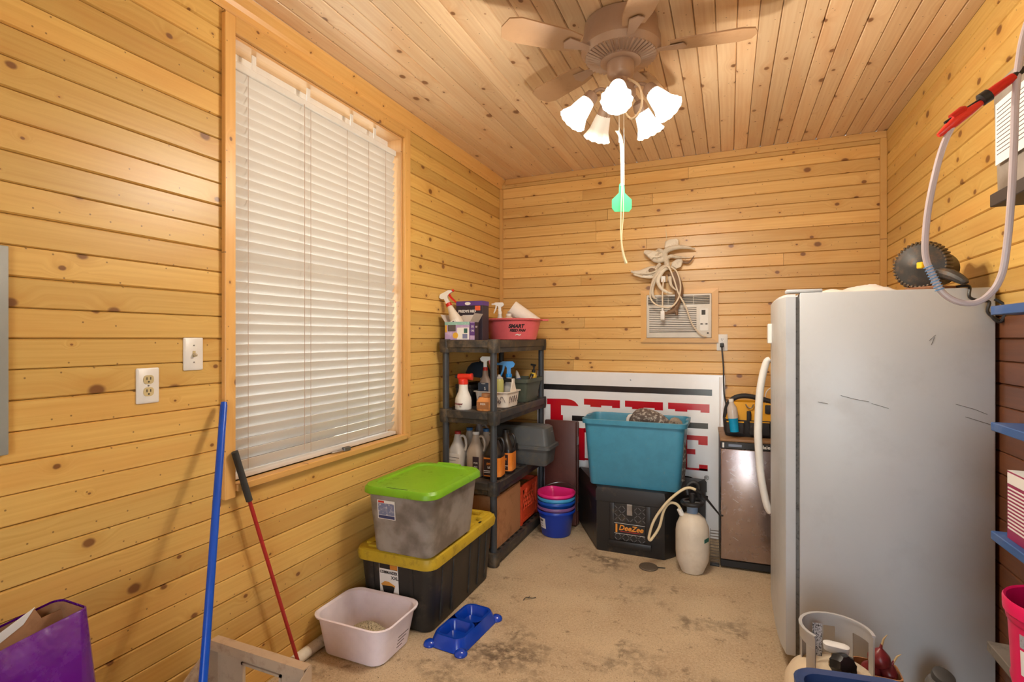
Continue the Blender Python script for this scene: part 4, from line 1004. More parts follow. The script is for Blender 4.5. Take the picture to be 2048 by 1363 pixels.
# ---- stack of flat-backed buckets
def bucket(label, z, c, lab=False, bail=False):
    m = plastic('bucket_' + label.split()[0] + '_%d' % int(z * 1000), c, 0.32)
    t = thing('flat_back_bucket', label, 'bucket', (-1.165, 3.625, z), rz=-0.15, group='nested buckets beside the shelf')
    def fb(r, zz, n=36):
        out = []
        for j in range(n):
            a = 2 * PI * j / n
            x, y = r * math.cos(a), r * math.sin(a)
            out.append((x, min(y, r * 0.80), zz))
        return out
    MB().loft([fb(0.098, 0), fb(0.104, 0.004), fb(0.128, 0.165), fb(0.130, 0.168), fb(0.139, 0.170), fb(0.140, 0.184), fb(0.136, 0.188), fb(0.130, 0.184), fb(0.122, 0.15), fb(0.100, 0.008)]).build('shell', m, t, ang=50)
    if lab:
        q = MB(); n = 6; ro = []
        for zz, r in ((0.06, 0.1133), (0.135, 0.1245)):
            ro.append([(r * math.cos(a), r * math.sin(a)) + (zz,) for a in [math.radians(222 + 34 * i / n) for i in range(n + 1)]] + [((r + 0.001) * math.cos(a), (r + 0.001) * math.sin(a)) + (zz,) for a in [math.radians(222 + 34 * (n - i) / n) for i in range(n + 1)]])
        q.loft(ro); q.build('sticker', PAPER, t)
        for i, (w_, zz, s) in enumerate((('CRUB', 0.118, 0.018), ('-- --', 0.096, 0.016), ('-- --', 0.078, 0.016))):
            a = math.radians(239); r = 0.1140 + (zz - 0.06) * 0.15 + 0.0022
            text(w_, s, INK, t, (r * math.cos(a), r * math.sin(a), zz), (PI / 2, 0, a + PI / 2), bold=0.0008, sx=0.85)
    if bail:
        MB().tube([(-0.14, 0.0, 0.17), (-0.13, 0.06, 0.185), (-0.08, 0.125, 0.205), (0, 0.145, 0.215), (0.08, 0.125, 0.205), (0.13, 0.06, 0.185), (0.14, 0, 0.17)], 0.003, 6, smooth=3).build('bail_handle', STEEL, t)
    return t
bucket('royal blue bucket at the bottom of the nested stack', 0.0, (16, 62, 178), lab=True)
bucket('dull purple bucket second from the bottom of the nested stack', 0.029, (122, 84, 140))
bucket('royal blue bucket in the middle of the nested stack', 0.066, (18, 76, 176))
bucket('sky blue bucket just under the pink one in the stack', 0.094, (66, 158, 212))
bucket('hot pink bucket on top of the nested stack', 0.122, (232, 44, 132), bail=True)

# ---- trailer tongue tool box
TBX = plastic('dusty_black_toolbox', (34, 32, 32), 0.42, dirt=(120, 96, 70), dscale=4.5, damt=0.55, lo=0.54, hi=0.74)
tx = thing('trailer_toolbox', 'black diamond-plate trailer tool box with angled sides', 'tool box', (0, 0, 0))
ft = [(-0.822, 3.445), (-0.378, 3.445), (-0.322, 3.52), (-0.150, 3.925), (-1.075, 3.925)]
def grow(p, g):
    cx_ = sum(q[0] for q in p) / len(p); cy_ = sum(q[1] for q in p) / len(p)
    return [(cx_ + (x - cx_) * (1 + g), cy_ + (y - cy_) * (1 + g)) for x, y in p]
def lay(p, z): return [(x, y, z) for x, y in p]
MB().loft([lay(grow(ft, -0.02), 0.0), lay(ft, 0.015), lay(ft, 0.335)]).build('box_body', TBX, tx, ang=30)
ftl = grow(ft, 0.018); ftl = [(x, min(y, 3.928)) for x, y in ftl]
MB().loft([lay(ftl, 0.337), lay(ftl, 0.405), lay(grow(ftl, -0.035), 0.428), lay(grow(ftl, -0.12), 0.432)]).build('box_lid', TBX, tx, ang=30)
pan = MB().box(-0.70, -0.50, 3.440, 3.4449, 0.09, 0.33, 0.002).build('front_plate', TBX, tx)
tr_ = MB().box(-0.735, -0.70, 3.436, 3.4449, 0.06, 0.335, 0.004).build('front_rib', TBX, tx); MB().box(-0.50, -0.465, 3.436, 3.4449, 0.06, 0.335, 0.004).build('front_rib', TBX, tx)
MB().box(-0.74, -0.46, 3.430, 3.4449, 0.045, 0.088, 0.006).build('front_ledge', TBX, tx)
dp = MB()
for i in range(8):
    for j in range(9):
        x, z = -0.69 + i * 0.026, 0.10 + j * 0.026
        if 0.135 < z < 0.215: continue
        if abs(x + 0.60) < 0.03 and z > 0.25: continue
        s = 1 if (i + j) % 2 else -1
        dp.tube([(x - 0.009, 3.4398, z - 0.009 * s), (x + 0.009, 3.4398, z + 0.009 * s)], 0.0025, 4)
dpo = dp.build('tread_pattern', plastic('tread_black', (104, 102, 104), 0.35), pan, ang=0); dpo['kind'] = 'stuff'
nb = MB().box(-0.70, -0.50, 3.4355, 3.4395, 0.135, 0.205, 0.001).build('name_plate', BLACK, pan)
GOLD = plastic('amber_lettering', (232, 150, 50), 0.4)
text('DeeZee', 0.048, GOLD, nb, (-0.592, 3.4350, 0.175), FRONT, bold=0.0012, shear=0.25)
MB().box(-0.66, -0.53, 3.4349, 3.4354, 0.150, 0.153).build('underline', RED, nb, ang=0); MB().box(-0.692, -0.680, 3.4349, 3.4354, 0.142, 0.198).build('bar_mark', GOLD, nb, ang=0)
bd = MB()
for a in ((-0.70, -0.50, 0.135, 0.137), (-0.70, -0.50, 0.203, 0.205)): bd.box(a[0], a[1], 3.4347, 3.4355, a[2], a[3])
bd.build('border', PAPER, nb, ang=0)
la = MB().box(-0.618, -0.582, 3.432, 3.440, 0.262, 0.335, 0.002).build('latch', STEEL, tx)
MB().box(-0.612, -0.602, 3.428, 3.432, 0.295, 0.33, 0.001).build('latch_bar', STEEL, la); MB().box(-0.598, -0.588, 3.428, 3.432, 0.295, 0.33, 0.001).build('latch_bar', STEEL, la)

# ---- teal tote on the tool box
TEALT = plastic('teal_blue_tote', (70, 146, 178), 0.38, dirt=(120, 150, 156), dscale=16, damt=0.35, lo=0.6, hi=0.68)
tt = thing('open_tote', 'teal blue open storage tote on top of the black tool box', 'storage tote', (-0.585, 3.625, 0.4335))
MB().rbox([(0.0, 0, 0, 0.290, 0.145, 0.03), (0.008, 0, 0, 0.296, 0.150, 0.035), (0.415, 0, 0, 0.328, 0.180, 0.045), (0.417, 0, 0, 0.342, 0.194, 0.05), (0.447, 0, 0, 0.345, 0.197, 0.05), (0.449, 0, 0, 0.332, 0.184, 0.045), (0.43, 0, 0, 0.325, 0.177, 0.043), (0.012, 0, 0, 0.292, 0.146, 0.033)], k=5).build('tote_shell', TEALT, tt)
for sx in (-1, 1):
    MB().box(sx * 0.333 - 0.01, sx * 0.333 + 0.01, -0.05, 0.05, 0.448, 0.455, 0.003).build('hand_grip', TEALT, tt)
# grey patterned fabric roll in the tote
FUR = plastic('mottled_grey_cloth', (92, 80, 74), 0.95, dirt=(190, 182, 172), dscale=22, damt=0.8, lo=0.5, hi=0.6, bump=0.8, bscale=60)
fr = thing('fabric_bundle', 'mottled grey brown rolled fabric sticking out of the teal tote', 'fabric', (-0.545, 3.62, 0.447))
MB().tube([(-0.01, 0.02, 0.02), (-0.035, 0.0, 0.28), (-0.02, -0.01, 0.42), (0.03, -0.02, 0.445), (0.12, -0.03, 0.42), (0.19, -0.04, 0.36), (0.24, -0.04, 0.26), (0.22, -0.03, 0.05)], [0.06, 0.07, 0.062, 0.058, 0.05, 0.038, 0.05, 0.06], 14, smooth=5).build('roll', FUR, fr)
MB().tube([(0.16, -0.03, 0.30), (0.20, -0.05, 0.42), (0.225, -0.05, 0.425), (0.245, -0.05, 0.385), (0.22, -0.05, 0.2)], [0.02, 0.022, 0.032, 0.026, 0.03], 10, smooth=4).build('loose_end', plastic('pale_mottled_cloth', (150, 138, 124), 0.95, dirt=(70, 60, 52), dscale=30, damt=0.9), fr)
MB().tube([(-0.10, 0.03, 0.30), (-0.105, 0.04, 0.42), (-0.07, 0.05, 0.435), (-0.05, 0.03, 0.36)], 0.012, 8, smooth=3).build('white_strap', WHITE, fr)

# ---- pump sprayer
SPR = plastic('milky_sprayer_tank', (216, 204, 186), 0.4, dirt=(186, 166, 140), damt=0.3)
sp_ = thing('pump_sprayer', 'milky white pump sprayer with black handle before the mini fridge', 'sprayer', (-0.205, 3.36, 0))
MB().lathe([(0.058, 0), (0.066, 0.004), (0.095, 0.075), (0.099, 0.12), (0.099, 0.24), (0.094, 0.28), (0.075, 0.325), (0.045, 0.352), (0.034, 0.358)], 28).build('tank', SPR, sp_)
MB().lathe([(0.033, 0.352), (0.033, 0.402), (0.028, 0.405)], 18).build('neck_collar', plastic('grey_blue_collar', (120, 142, 170), 0.4), sp_)
MB().tube([(0.058 * math.cos(a), 0.058 * math.sin(a), 0.418) for a in [2 * PI * i / 20 for i in range(20)]], 0.0135, 8, cyclic=True).build('handle_ring', BLACK, sp_)
MB().lathe([(0.018, 0.40), (0.018, 0.47), (0.012, 0.475)], 14).box(-0.05, 0.05, -0.010, 0.010, 0.410, 0.426, 0.003).build('pump_rod', BLACK, sp_)
MB().tube([(0.035, 0.02, 0.45), (0.03, 0.03, 0.52), (0.0, 0.03, 0.535), (-0.03, 0.02, 0.51), (-0.025, 0.01, 0.46)], 0.014, 8, smooth=4).build('top_grip', BLACK, sp_)
HOSE = plastic('cream_hose', (222, 204, 166), 0.4)
MB().tube([(-0.055, -0.01, 0.345), (-0.085, -0.02, 0.40), (-0.13, -0.03, 0.408), (-0.165, -0.04, 0.36), (-0.19, -0.05, 0.26), (-0.23, -0.06, 0.19), (-0.245, -0.065, 0.175), (-0.25, -0.065, 0.20), (-0.22, -0.06, 0.30), (-0.15, -0.05, 0.41), (-0.07, -0.04, 0.49), (-0.02, -0.03, 0.515), (0.02, -0.02, 0.505)], 0.0085, 8, smooth=6).build('hose', HOSE, sp_)
MB().tube([(-0.06, -0.01, 0.34), (-0.075, -0.018, 0.375)], 0.016, 8).build('hose_nut', WHITE, sp_)
MB().tube([(0.02, -0.02, 0.505), (0.06, -0.01, 0.48), (0.15, 0.03, 0.36), (0.155, 0.035, 0.35), (0.175, 0.03, 0.352)], [0.013, 0.008, 0.005, 0.005, 0.006], 8).build('spray_wand', BLACK, sp_)
lb = MB().at((0, 0, 0), (0, 0, math.radians(-25))).box(0.0985, 0.1, -0.04, 0.012, 0.205, 0.228).build('brand_mark', plastic('green_mark', (38, 104, 92), 0.5), sp_, ang=0)
wh = thing('flat_disc', 'flat dark rubber disc lying on the floor before the tool box', 'disc', (-0.46, 3.30, 0))
MB().lathe([(0.055, 0), (0.058, 0.004), (0.055, 0.010), (0.03, 0.012), (0.001, 0.012)], 20).build('disc', plastic('grey_rubber', (92, 80, 66), 0.8), wh)
MB().tube([(0.04, 0.01, 0.006), (0.10, 0.02, 0.006)], 0.003, 5).build('stub', BLACK, wh)

# ---- mini fridge
MFB = plastic('black_fridge_shell', (40, 38, 38), 0.45)
MFD = plastic('stainless_door', (176, 160, 156), 0.24, metal=0.85, dirt=(200, 190, 190), dscale=10, damt=0.25)
mf = thing('mini_fridge', 'stainless mini fridge with scuffed door behind the white freezer', 'mini fridge', (-0.045, 3.462, 0), rz=math.radians(2.5))
MB().box(0.0, 0.47, 0.045, 0.45, 0.02, 0.788, 0.006).build('cabinet', MFB, mf)
MB().box(-0.004, 0.474, 0.0, 0.455, 0.789, 0.806, 0.004).build('top_board', plastic('brown_laminate', (140, 104, 70), 0.5, dirt=(100, 76, 54), damt=0.5), mf)
MB().box(0.0, 0.47, 0.0, 0.043, 0.06, 0.745, 0.008).build('door', MFD, mf)
cp_ = MB().box(0.0, 0.47, -0.002, 0.043, 0.747, 0.787, 0.003).build('control_strip', MFB, mf)
text('Haier', 0.03, PAPER, cp_, (0.255, -0.0028, 0.767), FRONT, bold=0.0006)
MB().box(0.01, 0.02, -0.004, 0.0, 0.752, 0.782, 0.001).build('indicator', PAPER, cp_); MB().box(0.045, 0.12, -0.003, 0.0, 0.76, 0.775).build('display', plastic('display_grey', (120, 130, 150), 0.3), cp_, ang=0)
MB().box(0.0, 0.47, 0.01, 0.045, 0.012, 0.055, 0.003).build('toe_grille', BLACK, mf)
for x in (0.03, 0.44):
    for y in (0.06, 0.42): MB().lathe([(0.016, 0.0), (0.014, 0.021)], 10, c=(x, y, 0)).build('foot', BLACK, mf)
for i in range(5):
    q = MB()
    rr_ = random.Random(i)
    x, z = rr_.uniform(0.03, 0.2), rr_.uniform(0.15, 0.68)
    q.tube([(x, -0.0004, z), (x + 0.03, -0.0004, z - 0.02)], 0.0007, 4).build('scratch', PAPER, mf)
# condenser grille and leads beside it
cg_ = thing('wire_rack', 'dark wire rack standing beside the mini fridge', 'wire rack', (-0.080, 3.50, 0), rz=PI / 2)
cg_.scale = (1, 0.26, 1)
gr = MB()
for i in range(12):
    gr.tube([(-0.005 - 0.0 * i, -0.10, 0.02 + 0.018 * i), (-0.005, 0.10, 0.02 + 0.018 * i)], 0.0028, 5)
gr.tube([(-0.005, -0.10, 0.0), (-0.005, -0.10, 0.23)], 0.004, 6).tube([(-0.005, 0.10, 0.0), (-0.005, 0.10, 0.23)], 0.004, 6)
gr.build('wire_grid', plastic('rusty_wire', (84, 70, 58), 0.5, metal=0.4), cg_)
MB().box(-0.02, 0.012, -0.105, 0.105, 0.0, 0.010, 0.002).build('base_rail', BLACK, cg_)
pcd = thing('power_cord', 'black power cord running from the back wall outlet down behind the bag', 'cord', (-0.043, 3.955, 1.376))
MB().tube([(0, 0.0, 0), (0.002, -0.01, -0.05), (0.010, -0.014, -0.15), (0.012, -0.016, -0.28), (0.02, -0.02, -0.38), (0.055, -0.05, -0.50), (0.05, -0.06, -0.60)], 0.005, 7, smooth=5).build('cable', BLACK, pcd)
MB().box(-0.013, 0.013, -0.022, 0.006, -0.012, 0.018, 0.004).build('plug', BLACK, pcd)

# ---- tool bag on the mini fridge
BAGB = plastic('black_canvas', (38, 36, 38), 0.7, bump=0.4, bscale=300); BAGY = plastic('yellow_canvas', (220, 158, 20), 0.6)
tgb = thing('tool_bag', 'yellow and black open tool bag on top of the mini fridge', 'tool bag', (0.185, 3.665, 0.807), rz=0.05)
MB().rbox([(0.0, 0, 0, 0.205, 0.085, 0.03), (0.02, 0, 0, 0.212, 0.095, 0.04), (0.10, 0, 0, 0.218, 0.10, 0.045), (0.105, 0, 0, 0.212, 0.095, 0.045)], k=5).build('lower_shell', BAGB, tgb)
MB().rbox([(0.095, 0, 0, 0.208, 0.090, 0.045), (0.16, 0, 0, 0.200, 0.082, 0.05), (0.215, 0, 0, 0.180, 0.070, 0.05), (0.215, 0, 0, 0.170, 0.060, 0.045), (0.12, 0, 0, 0.19, 0.075, 0.04)], k=5).build('upper_shell', BAGY, tgb)
MB().tube([(-0.205, -0.04, 0.115), (-0.195, -0.05, 0.18), (-0.16, -0.06, 0.235), (-0.09, -0.06, 0.255), (0.02, -0.06, 0.235), (0.10, -0.06, 0.205)], 0.016, 8, smooth=4).build('padded_strap', BAGB, tgb)
for x0_, x1_ in ((-0.07, 0.045), (0.06, 0.19)):
    pk = MB().box(x0_, x1_, -0.118, -0.097, 0.015, 0.105, 0.01).build('pocket', BAGB, tgb)
    MB().box(x0_ + 0.002, x1_ - 0.002, -0.120, -0.112, 0.096, 0.102, 0.001).build('yellow_piping', BAGY, pk)
pk = MB().box(-0.205, -0.10, -0.122, -0.097, 0.02, 0.10, 0.012).build('pocket', BAGB, tgb)
MB().box(-0.203, -0.102, -0.124, -0.114, 0.092, 0.099, 0.001).build('yellow_piping', BAGY, pk)
MB().box(0.02, 0.11, -0.093, -0.080, 0.15, 0.205, 0.006).build('handle_patch', BAGB, tgb)
MB().box(-0.085, -0.06, -0.108, -0.093, 0.095, 0.165, 0.006).build('tool_loop', BAGB, tgb)
MB().tube([(-0.09, -0.092, 0.205), (-0.075, -0.096, 0.185), (-0.055, -0.096, 0.185), (-0.045, -0.09, 0.205)], 0.004, 6, smooth=3).build('snap_ring', STEEL, tgb)
MB().box(0.16, 0.2, -0.105, -0.085, 0.125, 0.17, 0.01).build('red_handle', RED, tgb)
MB().prism([(0.065, 0.10), (0.075, 0.085), (0.088, 0.10), (0.088, 0.125), (0.07, 0.125)], -0.124, -0.119).build('red_badge', RED, tgb)
for i, (x, c, tip) in enumerate(((-0.02, (206, 150, 104), 0.30), (0.09, (150, 84, 40), 0.27))):
    MB().tube([(x, 0.0, 0.12), (x + 0.02, 0.0, tip - 0.02), (x + 0.022, 0, tip)], 0.011, 8).build('tool_handle', plastic('wood_handle_%d' % i, c, 0.5), tgb)
MB().tube([(0.04, 0.02, 0.15), (0.035, 0.02, 0.26), (0.07, 0.02, 0.305), (0.12, 0.01, 0.30), (0.17, 0.0, 0.26)], 0.0035, 6, smooth=4).build('white_cable', WHITE, tgb)
wb_ = thing('water_bottle', 'half-full clear bottle of blue liquid in the tool bag side pocket', 'bottle', (0.035, 3.515, 0.845), rot=(0, -0.1, 0))
MB().lathe([(0.026, 0.0), (0.028, 0.07), (0.030, 0.085)], 18).build('blue_liquid', plastic('cyan_liquid', (20, 150, 196), 0.15), wb_)
MB().lathe([(0.0305, 0.0852), (0.031, 0.12), (0.028, 0.15), (0.014, 0.178), (0.013, 0.19)], 18).build('bottle_top', plastic('clear_pet', (200, 188, 178), 0.12), wb_)
MB().lathe([(0.0145, 0.188), (0.0145, 0.203), (0.012, 0.204)], 14).build('cap', WHITE, wb_)

# ---- window air conditioner in its pine frame
ac = thing('air_conditioner', 'white through-wall air conditioner in a pine frame', 'air conditioner', (-0.338, Y1, 1.59))
ACW = plastic('ac_white', (222, 216, 206), 0.4); ACD = plastic('ac_dark', (62, 58, 56), 0.6)
w2, h2 = 0.226, 0.158
MB().box(-w2, w2, -0.028, -0.0005, -h2, h2, 0.004).build('front_panel', ACW, ac)
MB().box(-w2 + 0.012, w2 - 0.012, -0.0292, -0.0275, 0.083, 0.145).build('outlet_recess', ACD, ac, ang=0)
for i in range(5):
    z = 0.089 + i * 0.012
    MB().at((0, -0.031, z), (-0.5, 0, 0)).box(-w2 + 0.014, w2 - 0.014, -0.005, 0.005, -0.0012, 0.0012).build('louver', ACW, ac, ang=0)
for x in (-0.15, -0.07, 0.105): MB().box(x - 0.0015, x + 0.0015, -0.035, -0.029, 0.084, 0.144).build('louver_rib', ACW, ac, ang=0)
MB().box(-w2 + 0.02, 0.125, -0.0292, -0.0275, -0.118, 0.062).build('intake_recess', ACD, ac, ang=0)
for i in range(14):
    z = -0.113 + i * 0.0132
    MB().box(-w2 + 0.02, 0.125, -0.0335, -0.0290, z, z + 0.0085, 0.001).build('intake_slat', ACW, ac, ang=0)
pnl = MB().box(0.148, 0.206, -0.0305, -0.0278, -0.108, 0.052, 0.003).build('control_panel', PAPER, ac)
MB().box(0.160, 0.186, -0.0318, -0.030, 0.006, 0.040).build('display', ACD, pnl, ang=0)
MB().box(0.152, 0.200, -0.0318, -0.030, -0.064, -0.056).build('slider', ACD, pnl, ang=0); MB().box(0.168, 0.186, -0.034, -0.030, -0.066, -0.054, 0.001).build('knob', WHITE, pnl)
MB().box(0.196, 0.208, -0.0296, -0.0278, -0.130, -0.120).build('badge', ACD, ac, ang=0)
fx0, fx1, fz0, fz1 = -w2 - 0.044, w2 + 0.046, -h2 - 0.036, h2 + 0.036
for nm, poly in (('frame_rail', [(fx0, fz1), (fx1, fz1), (w2 + 0.002, h2 + 0.002), (-w2 - 0.002, h2 + 0.002)]), ('frame_rail', [(fx0, fz0), (fx1, fz0), (w2 + 0.002, -h2 - 0.002), (-w2 - 0.002, -h2 - 0.002)]),
                 ('frame_stile', [(fx0, fz0), (fx0, fz1), (-w2 - 0.002, h2 + 0.002), (-w2 - 0.002, -h2 - 0.002)]), ('frame_stile', [(fx1, fz0), (fx1, fz1), (w2 + 0.002, h2 + 0.002), (w2 + 0.002, -h2 - 0.002)])):
    MB().prism(poly, -0.018, -0.0005).build(nm, WTX if nm == 'frame_rail' else WTV, ac, ang=0)

# ---- deer skull and antlers hung above the air conditioner
BONE = plastic('weathered_bone', (230, 220, 202), 0.7, dirt=(150, 128, 104), dscale=11, damt=0.55); HORN = plastic('grey_antler', (214, 202, 182), 0.6, dirt=(150, 126, 100), dscale=7, damt=0.55); HORN2 = plastic('brown_antler', (132, 104, 80), 0.6, dirt=(92, 70, 54), damt=0.5)
def antler(t, nm, pts, rs_, m): return MB().tube(pts, [q * 1.25 for q in rs_], 10, smooth=6).build(nm, m, t)
a1 = thing('deer_antler', 'pale forked antler at the top of the cluster above the air conditioner', 'antler', (-0.415, 3.915, 1.985), group='antlers above the air conditioner')
antler(a1, 'main_beam', [(0.005, 0.0, -0.06), (0.0, -0.01, 0.0), (-0.012, -0.015, 0.06), (0.02, -0.02, 0.088), (0.08, -0.02, 0.097), (0.14, -0.015, 0.092), (0.195, 0.0, 0.080)], [0.018, 0.016, 0.017, 0.017, 0.014, 0.010, 0.003], HORN)
antler(a1, 'tine', [(0.0, -0.01, 0.02), (0.03, -0.02, 0.035), (0.08, -0.02, 0.025), (0.165, -0.005, 0.018)], [0.012, 0.011, 0.008, 0.002], HORN)
antler(a1, 'tine', [(-0.012, -0.015, 0.06), (-0.05, -0.015, 0.085), (-0.075, -0.01, 0.078)], [0.015, 0.012, 0.006], HORN)
MB().rbox([(0, 0, 0, 0.052, 0.018, 0.012), (0.045, 0.005, 0, 0.048, 0.016, 0.012), (0.055, 0.01, 0, 0.03, 0.012, 0.01)], k=3).build('skull_plate', BONE, a1, loc=(0.035, 0.0, 0.104), rot=(0, -0.08, 0))
MB().tube([(0.0, 0.0, 0.15), (-0.008, 0.01, 0.245)], 0.0025, 5).build('hanging_string', STR, a1)
s1 = thing('skull_fragment', 'upper deer skull fragment facing left above the antlers', 'skull', (-0.50, 3.915, 2.03), rot=(0, 0.35, 0))
MB().loft([[(x, r * 0.75 * math.cos(2 * PI * j / 14), dz + r * math.sin(2 * PI * j / 14)) for j in range(14)] for x, r, dz in ((-0.085, 0.012, 0.01), (-0.07, 0.02, 0.008), (-0.035, 0.032, 0.002), (0.01, 0.045, 0.0), (0.05, 0.046, 0.004), (0.075, 0.03, 0.006))]).build('cranium', BONE, s1)
plastic('socket_dark', (146, 124, 102), 0.9)
MB().rbox([(0, 0, 0, 0.026, 0.012, 0.008), (0.05, 0.006, 0, 0.022, 0.010, 0.008), (0.062, 0.016, 0, 0.008, 0.006, 0.005)], k=3).build('broken_plate', BONE, s1, loc=(-0.03, -0.034, -0.022), rot=(0, 0.5, 0))
MB().tube([(-0.075, -0.016, 0.0), (-0.03, -0.034, -0.012), (0.02, -0.045, -0.006), (0.05, -0.04, 0.01)], [0.005, 0.006, 0.007, 0.005], 8, smooth=4).build('cheek_bone', BONE, s1)
MB().tube([(0.03, -0.03, 0.035), (0.02, -0.042, 0.01), (0.03, -0.04, -0.02)], 0.006, 8, smooth=4).build('brow_bone', HORN, s1)
s2 = thing('deer_skull', 'deer skull with long muzzle pointing left beside the antlers', 'skull', (-0.56, 3.91, 1.905), rot=(0, 0.06, 0))
MB().loft([[(x, r * 0.8 * math.cos(2 * PI * j / 16), dz + h_ * math.sin(2 * PI * j / 16)) for j in range(16)] for x, r, h_, dz in ((-0.105, 0.010, 0.007, 0.010), (-0.085, 0.016, 0.013, 0.008), (-0.045, 0.020, 0.020, 0.006), (-0.01, 0.028, 0.032, 0.010), (0.03, 0.038, 0.042, 0.014), (0.065, 0.042, 0.040, 0.018), (0.10, 0.030, 0.028, 0.010))]).build('cranium', BONE, s2)
MB().tube([(-0.09, -0.012, -0.008), (-0.03, -0.02, -0.025), (0.04, -0.025, -0.03), (0.08, -0.02, -0.012)], [0.006, 0.008, 0.009, 0.007], 8, smooth=4).build('jaw_bone', BONE, s2)
MB().lathe([(0.001, -0.002), (0.013, -0.001), (0.018, 0.006), (0.021, 0.010), (0.015, 0.014), (0.010, 0.006), (0.001, 0.004)], 14).build('eye_socket', bpy.data.materials['socket_dark'], s2, loc=(0.045, -0.030, 0.020), rot=(PI / 2, 0, 0)).scale = (1.25, 0.85, 1)
MB().lathe([(0.001, 0), (0.008, 0.001), (0.010, 0.004), (0.001, 0.006)], 10).build('nostril', BONE, s2, loc=(-0.103, -0.008, 0.012), rot=(PI / 2, 0, -0.6))
MB().tube([(-0.04, -0.018, 0.0), (0.0, -0.032, -0.004), (0.05, -0.042, 0.004), (0.08, -0.036, 0.02)], [0.004, 0.006, 0.007, 0.005], 8, smooth=4).build('cheek_bone', BONE, s2)
th = MB()
for i in range(6): th.box(-0.02 + i * 0.011, -0.012 + i * 0.011, -0.030, -0.020, -0.030, -0.016, 0.002)
th.build('tooth_row', PAPER, s2)
a2 = thing('deer_antler', 'curved antler pair sweeping down over the air conditioner', 'antler', (-0.43, 3.895, 1.87), group='antlers above the air conditioner')
antler(a2, 'main_beam', [(0.02, 0.0, 0.075), (-0.02, -0.01, 0.06), (-0.06, -0.02, 0.0), (-0.085, -0.02, -0.08), (-0.075, -0.02, -0.14), (-0.055, -0.02, -0.155)], [0.014, 0.015, 0.014, 0.012, 0.008, 0.003], HORN)
antler(a2, 'main_beam', [(0.03, 0.01, 0.07), (-0.005, -0.02, 0.05), (-0.04, -0.03, -0.02), (-0.02, -0.035, -0.08), (0.03, -0.035, -0.115), (0.06, -0.03, -0.12)], [0.014, 0.014, 0.012, 0.010, 0.007, 0.003], BONE)
antler(a2, 'tine', [(-0.03, 0.0, 0.10), (-0.06, -0.01, 0.06), (-0.075, -0.01, 0.01)], [0.011, 0.010, 0.004], HORN)
antler(a2, 'tine', [(0.04, -0.02, 0.0), (0.05, -0.03, -0.06), (0.085, -0.03, -0.10)], [0.012, 0.008, 0.003], HORN)
a3 = thing('deer_antler', 'brown antler hanging lowest with its fork over the louvers', 'antler', (-0.365, 3.905, 1.80), group='antlers above the air conditioner')
antler(a3, 'main_beam', [(-0.01, 0.0, 0.10), (0.01, 0.0, 0.05), (0.035, -0.005, -0.02), (0.03, -0.01, -0.10), (0.005, -0.015, -0.165), (-0.03, -0.02, -0.185), (-0.06, -0.02, -0.195)], [0.030, 0.032, 0.026, 0.018, 0.017, 0.012, 0.006], HORN2)
antler(a3, 'tine', [(0.003, -0.015, -0.16), (0.02, -0.02, -0.185), (0.022, -0.02, -0.205)], [0.014, 0.010, 0.006], HORN2)
s3 = thing('skull_plate', 'white bone plate tilted behind the antlers on the right', 'bone', (-0.345, 3.93, 1.965), rot=(0, -0.35, 0))
MB().rbox([(-0.03, 0, 0, 0.02, 0.015, 0.01), (0.0, 0, 0, 0.045, 0.022, 0.015), (0.025, 0.01, 0, 0.035, 0.018, 0.012), (0.035, 0.02, 0, 0.015, 0.01, 0.008)], k=3).build('plate', BONE, s3)
antler(s3, 'spike', [(0.04, 0, 0.0), (0.08, 0.0, -0.02), (0.13, 0.0, 0.01)], [0.008, 0.006, 0.002], HORN2)
# AC cord looped over the antlers
cdx = thing('ac_cord', 'white air conditioner cord coiled over the antlers with its plug', 'cord', (-0.43, 3.865, 1.75))
MB().tube([(0.283, 0.085, -0.312), (0.25, 0.06, -0.30), (0.19, 0.03, -0.22), (0.15, 0.0, -0.10), (0.10, -0.005, 0.0), (0.07, -0.01, 0.10), (0.03, -0.01, 0.19), (-0.02, -0.005, 0.17), (-0.08, -0.01, 0.08), (-0.095, -0.01, -0.02), (-0.06, -0.015, -0.075), (0.0, -0.02, -0.10), (0.06, -0.02, -0.095), (0.105, -0.015, -0.03), (0.115, -0.01, 0.06), (0.09, -0.005, 0.15), (0.05, 0.0, 0.19)], 0.0058, 8, smooth=6).build('cable', plastic('cream_cable', (226, 212, 190), 0.45), cdx)
MB().tube([(0.0, -0.01, 0.10), (-0.008, -0.01, 0.02), (-0.008, -0.012, -0.10)], 0.0055, 8, smooth=4).build('cable_drop', bpy.data.materials['cream_cable'], cdx)
MB().box(-0.022, 0.008, -0.025, 0.005, -0.19, -0.125, 0.005).box(-0.015, 0.0, -0.02, 0.0, -0.126, -0.095, 0.004).build('plug', WHITE, cdx)
MB().box(-0.018, 0.012, -0.012, 0.012, 0.08, 0.125, 0.003).build('adapter', WHITE, cdx)
